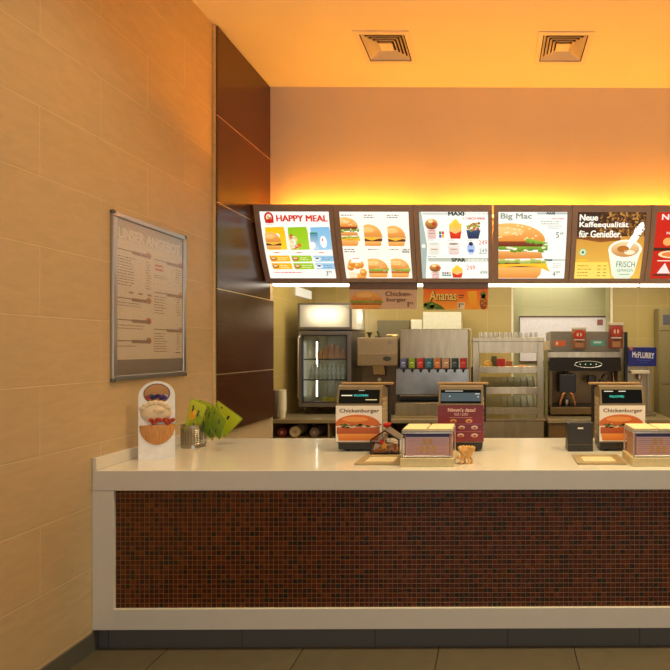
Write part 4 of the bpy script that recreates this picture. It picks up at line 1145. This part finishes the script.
# ---- drinks fountain
dd = 5.62; dx0, dx1 = XX(400, dd), XX(468.5, dd); dw = dx1-dx0
t = thing('drinks_fountain', 'wide stainless steel drinks fountain with eight coloured tap heads', 'drinks machine', (dx0, dd, ZK), 0)
zt_ = ZZ(329, dd)-ZK; zv = ZZ(366, dd)-ZK; zl = ZZ(395.5, dd-.1)-ZK
MB().box(0, dw, 0, .50, zl-.02, zt_, .006).build('housing', steel_w, t)
MB().prism([(-.075, zl), (-.078, zl+.012), (-.060, zv-.03), (0, zv-.02), (0, zl)], -.028, dw+.004).build('splash_panel', mat('cool_steel', (140, 140, 138), .24, 1, var=.2, scale=5), t)
MB().box(0, dw, .02, .50, .17, zl-.02).build('tray_recess', frd, t)
MB().box(-.015, dw+.02, -.20, .48, .022, .165, .006).build('drip_base', steel_w, t)
gt = MB()
for k in range(40): gt.box(.01+k*(dw-.02)/40, .01+k*(dw-.02)/40+.006, -.19, .01, .165, .170)
gt.build('drip_grille', frd, t)
MB().box(-.03, dw+.03, -.24, .30, 0, .022, .003).build('foot_tray', lam, t)
VC = [(96, 106, 150), (150, 176, 30), (214, 50, 34), (50, 112, 130), (226, 120, 50), (206, 150, 110), (46, 64, 66), (222, 40, 30)]
for k in range(8):
    x = .055+k*(dw-.11)/7
    v = MB().box(x-.036, x+.036, -.085, 0, zv-.035, zv+.090, .004).build('tap_head', mat('tap_black', (40, 36, 34), .4), t)
    nm = ('blue-grey', 'lime green', 'red', 'teal', 'orange', 'tan', 'dark grey-green', 'bright red')[k]
    MB().box(x-.034, x+.034, -.091, -.085, zv-.022, zv+.086, .003).build('brand_plate', mat('tap_%d' % k, VC[k], .4), v, label=nm+' plate')
    p = Print(lambda s, tt, lf: Vector((x-.034+s*.068, -.0915-lf, zv+.086-tt*.108)))
    lt = tuple(min(255, c_+90) for c_ in VC[k])
    p.poly([(.2, .45), (.5, .3), (.8, .42), (.8, .55), (.5, .48), (.2, .62)], lt); p.rect(.25, .7, .75, .76, lt)
    p.build('plate_print', paper, v)
    MB().lathe([(.014, -.01), (.018, 0), (.018, .04)], (x, -.05, zv-.06), 12).box(x-.018, x+.018, -.05, -.01, zv-.055, zv-.036).build('nozzle', frd, v, True)
MB().prism([(-.10, .25), (.05, .25), (.05, .55), (-.02, .55)], dw+.03, dw+.07).build('cup_rest', frd, t)
# boxes behind it
tag(MB().box(XX(423, 6.2), XX(461, 6.2), 6.2, 6.5, ZK, ZZ(312, 6.2), .006).build('white_cabinet', mat('cab_white', (214, 212, 196), .4)), 'tall white cabinet standing behind the drinks fountain', 'cabinet')
tag(MB().box(XX(411, 6.22), XX(422.6, 6.22), 6.22, 6.5, ZK, ZZ(319.5, 6.22), .006).build('white_box', mat('cab_white', (214, 212, 196), .4)), 'smaller white box left of the tall white cabinet', 'box')
tag(MB().box(XX(461.6, 6.25), XX(471, 6.25), 6.25, 6.5, ZK, ZZ(328.5, 6.25), .006).build('cream_box', mat('cab_cream', (206, 200, 170), .4)), 'narrow cream box right of the tall white cabinet', 'box')
# board behind the left machines (dark olive panel)
tag(MB().box(XX(378, 6.55), XX(410, 6.55), 6.52, 6.585, 1.5, 2.05, .004).build('grey_wall_unit', mat('unit_olive', (122, 112, 84), .5)), 'dull olive wall unit behind the brownish dispensing machine', 'cabinet')

# ---- food holding cabinet
hd0 = 5.30; hx0, hx1 = XX(473, hd0), XX(543.5, hd0); hw_ = hx1-hx0
t = thing('food_cabinet', 'open stainless steel food holding cabinet with sloped shelves', 'cabinet', (hx0, hd0, 0), 0)
Zt = ZZ(337.5, hd0); dp = .55
MB().box(-.006, hw_+.006, -.006, dp, Zt-.045, Zt, .004).build('top', steel_w, t)
MB().box(.06, hw_-.06, .0, .05, Zt-.165, Zt-.045).build('header', steel_w, t)
for x in (0, hw_-.066):
    MB().box(x, x+.066, 0, .05, .93, Zt-.045, .002).build('post', steel_w, t)
    MB().box(x if x == 0 else x+.036, x+.03 if x == 0 else x+.066, dp-.04, dp, .93, Zt-.045).build('post', steel_w, t)
slat = mat('slide_rack', (146, 140, 110), .35, .5)
for k, (pa, pb) in enumerate(((366.5, 373.2), (387, 394), (407.5, 414.5))):
    za, zb2 = ZZ(pa, hd0), ZZ(pb, hd0)
    s = MB().box(.066, hw_-.066, -.002, .012, zb2, za, .002).build('shelf_rail', steel_w, t)
    sl = MB().prism([(.012, zb2+.01), (dp-.05, zb2+(.15 if k else .06)), (dp-.05, zb2+(.156 if k else .066)), (.012, zb2+.018)], .066, hw_-.066)
    sl.build('sloped_shelf', slat, t)
    if k:
        dv = MB()
        for j in range(9):
            x = .08+j*(hw_-.16)/8
            dv.prism([(.03, zb2+.022), (dp-.06, zb2+.158), (dp-.06, zb2+.185), (.10, zb2+.075)], x, x+.004)
        dv.build('dividers', slat, t)
MB().box(-.02, hw_+.03, -.03, dp, .905, .93, .003).build('ledge', steel_w, t)
for k in range(2): MB().box(-.01, hw_+.005, 0, dp, .03+k*.43+(.02 if k else 0), .46+k*.44, .004).build('drawer', steel_w, t)
MB().box(0, hw_, .02, dp, 0, .04).build('plinth', frd, t)
MB().box(.03, .05, -.006, .0, .80, .83, .002).build('lock', frd, t)
MB().box(hw_-.02, hw_, .05, dp-.04, .93, Zt-.05).build('side_panel', glass('cab_side_glass', (.9, .9, .85), refl=.1), t)
MB().box(.07, hw_-.07, .25, .33, Zt-.062, Zt-.048).build('heat_lamp', emit('heat_lamp', (1, .62, .28, 1), 14), t)
# packed food on the top shelf
zsh = ZZ(373.2, hd0)
for k, (px, c, w_, h_, lb) in enumerate(((488, (236, 190, 90), .085, .075, 'yellow wrapped burger on the top cabinet shelf, far left'), (494, (120, 120, 60), .05, .10, 'olive food carton behind the yellow wrapped burger'), (501, (214, 44, 30), .07, .085, 'bright red food carton on the top cabinet shelf'), (509, (226, 150, 90), .06, .06, 'tan wrapped burger right of the red food carton'), (522, (206, 130, 60), .10, .04, 'flat orange-brown wrap at the right of the top cabinet shelf'))):
    y = hd0+.10+(.07 if k % 2 else 0); w_ *= 1.25; h_ *= 1.45
    o = MB()
    if 'carton' in lb: o.prism([(-.03, 0), (.03, 0), (.036, h_), (-.036, h_)], -w_/2, w_/2)
    else:
        o.ball((0, 0, h_*.5), w_*.5, 14, (1, .8, h_/w_))
        o.ball((w_*.3, -.01, h_*.7), .012, 8)
    q = o.build('food_carton' if 'carton' in lb else 'wrapped_burger', mat('food_%d' % k, c, .45, var=.15), None, 'carton' not in lb)
    q.location = (XX(px, y), y, zsh+.018+(y-hd0)*.125); tag(q, lb, 'food', 'packed food on the top shelf of the cabinet')
# upturned cups on top
cup_c = glass('small_glass', (1, .99, .96), rough=.5, refl=.6)
g0 = MB().lathe([(.020, 0), (.022, .002), (.017, .055), (.0165, .058), (.0150, .055), (.019, .003)], n=14).build('upturned_glass', cup_c, None, True)
tag(g0, '', 'glass', 'upturned glasses on the food cabinet')
for k in range(12):
    o = g0 if k == 0 else g0.copy()
    if k: col.objects.link(o)
    px = 480.5+k*5.05; o.location = (XX(px, 5.40), 5.40, Zt+.0012)
    o['label'] = f'{ORD[k]} upturned glass from the left on top of the steel food cabinet'

# ---- right back counter
t = thing('coffee_counter', 'steel counter carrying the coffee machine', 'counter', (XX(548, 5.28), 5.28, 0), 0)
cw = XX(657, 5.9)-.02-XX(548, 5.28)
MB().box(0, cw, 0, .80, ZK-.04, ZK, .004).build('worktop', lam, t)
MB().box(.01, cw-.01, .03, .78, 0, ZK-.04).build('cabinet', mat('cabinet_tan', (118, 92, 54), .5), t)

# ---- coffee machine
cd = 5.55; cx0, cx1 = XX(551, cd), XX(621.5, cd); cw_ = cx1-cx0
t = thing('coffee_machine', 'wide black and steel espresso machine with a grey top cover', 'coffee machine', (cx0, cd, ZK), 0)
def cz(py, d=cd): return ZZ(py, d)-ZK
warm = mat('bronze_steel', (120, 98, 68), .35, .8)
top_g = mat('grey_cover', (136, 128, 112), .5)
MB().box(0, cw_, .05, .55, cz(352), cz(331), .008).build('top_cover', top_g, t)
MB().box(.0, cw_, .06, .55, cz(357.5), cz(352)).build('steel_band', steel_w, t)
MB().prism([(.0, cz(371)), (.03, cz(357.5)), (.5, cz(357.5)), (.5, cz(371))], -.012, cw_+.0).build('control_panel', mat('panel_black', (30, 24, 22), .25), t)
MB().tube([(cw_*.53+.155*math.cos(a*PI/14), -.001+.0, (cz(371)+cz(357.5))/2-.002+.036*math.sin(a*PI/14)) for a in range(28)], .0045, 6, True).build('control_ring', chrome, t, True)
lt = MB()
for k in range(4): lt.ball((cw_*.53-.09+k*.06, .004, (cz(371)+cz(357.5))/2), .006, 8)
lt.build('indicator_lights', emit('indicator', (.3, .9, .5, 1), 1.2, False), t)
MB().box(.0, cw_, .36, .5, 0, cz(371)).build('back_splash', warm, t)
for x in (-.012, cw_-.03): MB().box(x, x+.03, .04, .50, .05, cz(371)).build('side_pillar', warm, t)
MB().box(-.012, cw_, -.02, .50, .02, .10, .006).build('drip_base', warm, t)
MB().box(.02, cw_-.03, -.01, .34, .10, .108).build('drip_grille', frd, t)
for q in (.05, cw_-.07): MB().lathe([(.02, 0), (.02, .03)], (q, .03, 0), 12).build('foot', frd, t)
MB().box(cw_*.12, cw_*.36, .02, .24, cz(393), cz(374), .010).tube([(cw_*.24, .15, cz(376)), (cw_*.24, .15, cz(370))], .03, 12).build('brew_unit', frd, t)
cop = mat('copper_spout', (196, 140, 96), .3, .7)
for x in (cw_*.17, cw_*.31):
    sg = -1 if x < cw_*.24 else 1
    MB().tube([(cw_*.24+sg*.02, .05, cz(393)+.005), (x, .03, cz(395)), (x+sg*.025, .03, cz(402)), (x+sg*.03, .03, cz(406))], [.018, .020, .016, .010], 10).build('spout', cop, t, True)
MB().lathe([(.035, 0), (.045, .06), (.043, .07)], (cw_*.24, .10, .109), 16).build('milk_jug', steel, t, True)
MB().box(cw_*.55, cw_*.66, .06, .2, cz(384), cz(376), .008).lathe([(.02, 0), (.035, .03), (.02, .06)], (cw_*.74, .10, cz(385)), 12).build('group_head', frd, t, True)
MB().tube([(cw_*.74, .08, cz(378)), (cw_*.77, .02, cz(374)), (cw_*.80, -.02, cz(378))], .010, 8).build('portafilter', frd, t, True)
MB().tube([(cw_*.9, .06, cz(372)), (cw_*.91, .02, cz(390)), (cw_*.89, .03, cz(404))], .006, 8).build('steam_wand', chrome, t, True)
# labels on the cover
p = Print(lambda s, tt, lf: Vector((s*cw_, .0494-lf, cz(331)-tt*(cz(331)-cz(352)))))
p.rect(.05, .45, .22, .72, (230, 110, 40)); p.L = 1; p.rect(.08, .52, .11, .66, (250, 220, 190))
p.build('orange_label', paper, t)
p = Print(lambda s, tt, lf: Vector((s*cw_, .0494-lf, cz(331)-tt*(cz(331)-cz(352)))))
p.rect(.58, .44, .77, .70, (90, 176, 156)); p.L = 1; p.rect(.62, .50, .73, .58, (226, 240, 236))
p.build('turquoise_label', paper, t)
# paper coffee bags on the machine
def bag(px, py0, py1, w, label, c1, c2):
    z0 = ZZ(py1, cd+.01); h_ = ZZ(py0, cd)-z0
    t = thing('paper_bag', label, 'paper bag', (XX(px, cd+.02), cd+.02, z0), 0, 'coffee bags leaning on the coffee machine')
    MB().prism([(-.022, 0), (.022, 0), (.026, h_*.7), (.004, h_*.96), (-.004, h_*.96), (-.026, h_*.7)], -w/2, w/2).build('bag', mat('bag_%d' % px, c1, .5, var=.2), t)
    p = Print(lambda s, tt, lf: Vector((-w/2+s*w, -.0275-lf, h_*.95-tt*h_*.95)))
    p.ell(.5, .32, .42, .22, c2); p.L = 1; p.ell(.5, .32, .2, .1, (240, 214, 170)); p.rect(.12, .55, .88, .60, (240, 230, 210)); p.rect(.2, .72, .8, .95, (186, 130, 80)); p.L = 2; p.rect(.44, .22, .56, .42, c2)
    p.L = 1; p.rect(.0, .02, 1, .07, (226, 214, 196)); p.rect(.3, .62, .7, .67, (90, 50, 30))
    p.build('bag_print', paper, t)
    MB().box(-w/2-.01, w/2+.01, -.008, .008, h_*.93, h_*.98, .002).build('fold_clip', mat('clip_cream', (220, 206, 180), .5), t)
bag(579, 327, 348.5, .155, 'brown paper bag with round red label on the coffee machine, left one', (150, 96, 56), (206, 44, 24))
bag(616, 322, 348.5, .155, 'taller red and brown paper bag on the coffee machine, right one', (130, 60, 36), (190, 50, 34))
MB_ = MB().box(XX(624.2, 5.6), XX(627, 5.6), 5.56, 5.62, ZK, ZZ(332, 5.6), .003)
tag(MB_.build('black_post', frd), 'thin black post between the coffee machine and the blue sign', 'post')

# ---- flurry machine with blue sign
md = 5.60; mx0, mx1 = XX(627.5, md), XX(653.5, md); mw = mx1-mx0
t = thing('ice_cream_mixer', 'slim steel ice cream mixer under a blue sign reading McFLURRY', 'ice cream machine', (mx0, md, ZK), 0)
mz = lambda py: ZZ(py, md)-ZK
MB().box(.0, mw, .04, .42, 0, mz(346), .006).build('body', mat('mixer_steel', (176, 160, 130), .35, .8), t)
MB().box(mw*.54, mw*.60, .02, .04, .05, mz(368)).box(mw*.80, mw*.86, .02, .04, .05, mz(368)).build('guide_rails', steel, t)
MB().box(mw*.12, mw*.80, -.07, .04, mz(373.5), mz(370.5), .003).build('cup_shelf', mat('cup_white', (228, 220, 196), .5), t)
MB().lathe([(.03, 0), (.03, .05), (.012, .07)], (mw*.45, -.02, mz(370)-.1), 14).build('mixing_head', steel, t, True)
MB().box(0, mw, -.10, .04, 0, .03, .003).build('foot', steel_d, t)
sgw = XX(654.8, md-.1)-XX(626.3, md-.1)
sg = MB().box(-.012, sgw-.012, -.085, -.070, mz(366), mz(347.5), .003).build('sign', mat('sign_blue', (24, 36, 130), .35, var=.2, scale=12), t)
s0z, s1z = mz(366), mz(347.5)
p = Print(lambda s, tt, lf: Vector((-.012+s*sgw+0*lf, -.0855-lf, s1z+(s0z-s1z)*tt-(.0)-.02*(s-.5))))
p.text('McFLURRY', .14, .26, .92, .56, (240, 240, 250), .03); p.rect(.04, .04, .16, .18, (226, 110, 60)); p.rect(.3, .66, .8, .70, (70, 90, 190)); p.rect(.4, .78, .7, .81, (70, 90, 190))
p.build('sign_lettering', paper, sg)

# ---- tall refrigerator at the right edge
rd = 6.38; rx0 = XX(659.5, rd)
t = thing('tall_refrigerator', 'tall olive-grey refrigerator at the right picture edge', 'refrigerator', (rx0, rd, 0), 0)
rf = mat('fridge_olive', (146, 134, 94), .4, .3)
rz1 = ZZ(308, rd)
MB().box(0, .75, .03, .21, .0, rz1, .006).build('body', rf, t)
do = MB().box(.003, .747, 0, .03, ZZ(384.5, rd)+.004, ZZ(331, rd)-.004, .005).build('upper_door', rf, t)
MB().tube([(.70, -.03, 1.35), (.70, -.03, 1.75)], .010).build('handle', steel, do, True)
MB().box(.003, .747, 0, .03, .08, ZZ(384.5, rd)-.004, .005).build('lower_door', rf, t)
MB().box(.003, .747, .004, .03, ZZ(331, rd)+.004, rz1-.01, .004).build('grille', rf, t)
MB().box(.05, .14, -.002, .005, ZZ(324.5, rd), ZZ(314.5, rd), .003).build('badge', mat('badge_grey', (84, 84, 90), .4), t)

# pale notice board in the recess
wy = 6.94
wx0, wx1 = XX(519, wy), XX(607, wy); wz0, wz1 = ZZ(362, wy), ZZ(316, wy)
t = thing('white_board', 'pale lilac board with thin dark frame behind the coffee machine', 'board', (wx0, wy-.02, wz0), 0)
ww = wx1-wx0; wh = wz1-wz0
MB().box(0, ww, 0, .018, 0, wh).build('surface', mat('lilac_white', (244, 240, 255), .3), t)
fr = MB()
for a in ((0, ww, 0, .015), (0, ww, wh-.02, wh), (0, .012, .015, wh-.02), (ww-.014, ww, .015, wh-.02)): fr.box(a[0], a[1], -.008, 0, a[2], a[3])
fr.build('frame', mat('board_frame', (96, 62, 58), .5), t)
MB().box(ww-.14, ww-.06, -.004, 0, wh-.13, wh-.05).build('emblem', mat('emblem_rose', (160, 96, 100), .5), t)
o = MB().box(-.05, .05, -.04, .04, 0, .10, .004).box(-.051, .051, -.041, .041, .035, .07).build('small_carton', mat('carton_cream', (226, 206, 170), .5, var=.1))
o.location = (XX(545.2, 5.7), 5.7, ZZ(350, 5.7)); tag(o, 'small cream carton with red band between food cabinet and coffee machine', 'carton')
# stand for the carton
tag(MB().box(XX(544.4, 5.7)-.0, XX(550.5, 5.55)-.02, 5.62, 5.78, ZK+.001, ZZ(350, 5.7)-.001, .004).build('steel_pedestal', mat('pedestal_olive', (150, 146, 96), .4)), 'narrow olive pedestal between food cabinet and coffee machine', 'stand')

# ================================================================== LIGHT
def area(name, loc, rot, sx, sy, power, rgb, spread=None):
    d = bpy.data.lights.new(name, 'AREA'); d.shape = 'RECTANGLE'; d.size = sx; d.size_y = sy; d.energy = power; d.color = rgb
    if spread: d.spread = spread
    o = bpy.data.objects.new(name, d); col.objects.link(o); o.location = loc; o.rotation_euler = rot
    return o
# daylight from the shop front behind the viewer
area('shopfront_daylight', (.6, -3.0, 1.9), (PI/2, 0, 0), 5.5, 2.6, 64, (1.0, .94, .85))
# warm ceiling lamps over the guests
for i, (x, e) in enumerate(((-1.1, 16), (.5, 30), (2.1, 32))):
    area('guest_ceiling_light', (x, 2.4, ZC-.02), (0, 0, 0), .5, .5, e, (1.0, .80, .42), math.radians(120))
# kitchen ceiling lights
for i, (x, y) in enumerate(((-1.5, 5.6), (.2, 5.6), (1.9, 5.6))):
    area('kitchen_ceiling_light', (x, y, 2.70), (0, 0, 0), 1.2, .3, 18, (1.0, .88, .60))
area('recess_light', (.7, 6.74, 2.70), (0, 0, 0), 1.1, .25, 5, (1.0, .95, .85))

w = bpy.data.worlds.new('world'); bpy.context.scene.world = w; w.use_nodes = True
bg = w.node_tree.nodes['Background']; bg.inputs[0].default_value = (.9, .75, .62, 1); bg.inputs[1].default_value = .12

# ================================================================== CAMERA
cam = bpy.data.cameras.new('camera'); co = bpy.data.objects.new('camera', cam); col.objects.link(co)
th = math.radians(.4)
co.location = (0, 0, H); co.rotation_euler = (PI/2, 0, -th)
cam.sensor_width = 36; cam.lens = F/670*36
cam.shift_x = (335-(CX+F*math.tan(th)))/670; cam.shift_y = (CY-335)/670
cam.clip_start = .05
sc = bpy.context.scene
sc.camera = co
sc.view_settings.view_transform = 'Standard'; sc.view_settings.look = 'None'; sc.view_settings.gamma = 1
sc.view_settings.exposure = 0.0; sc.view_settings.use_curve_mapping = False
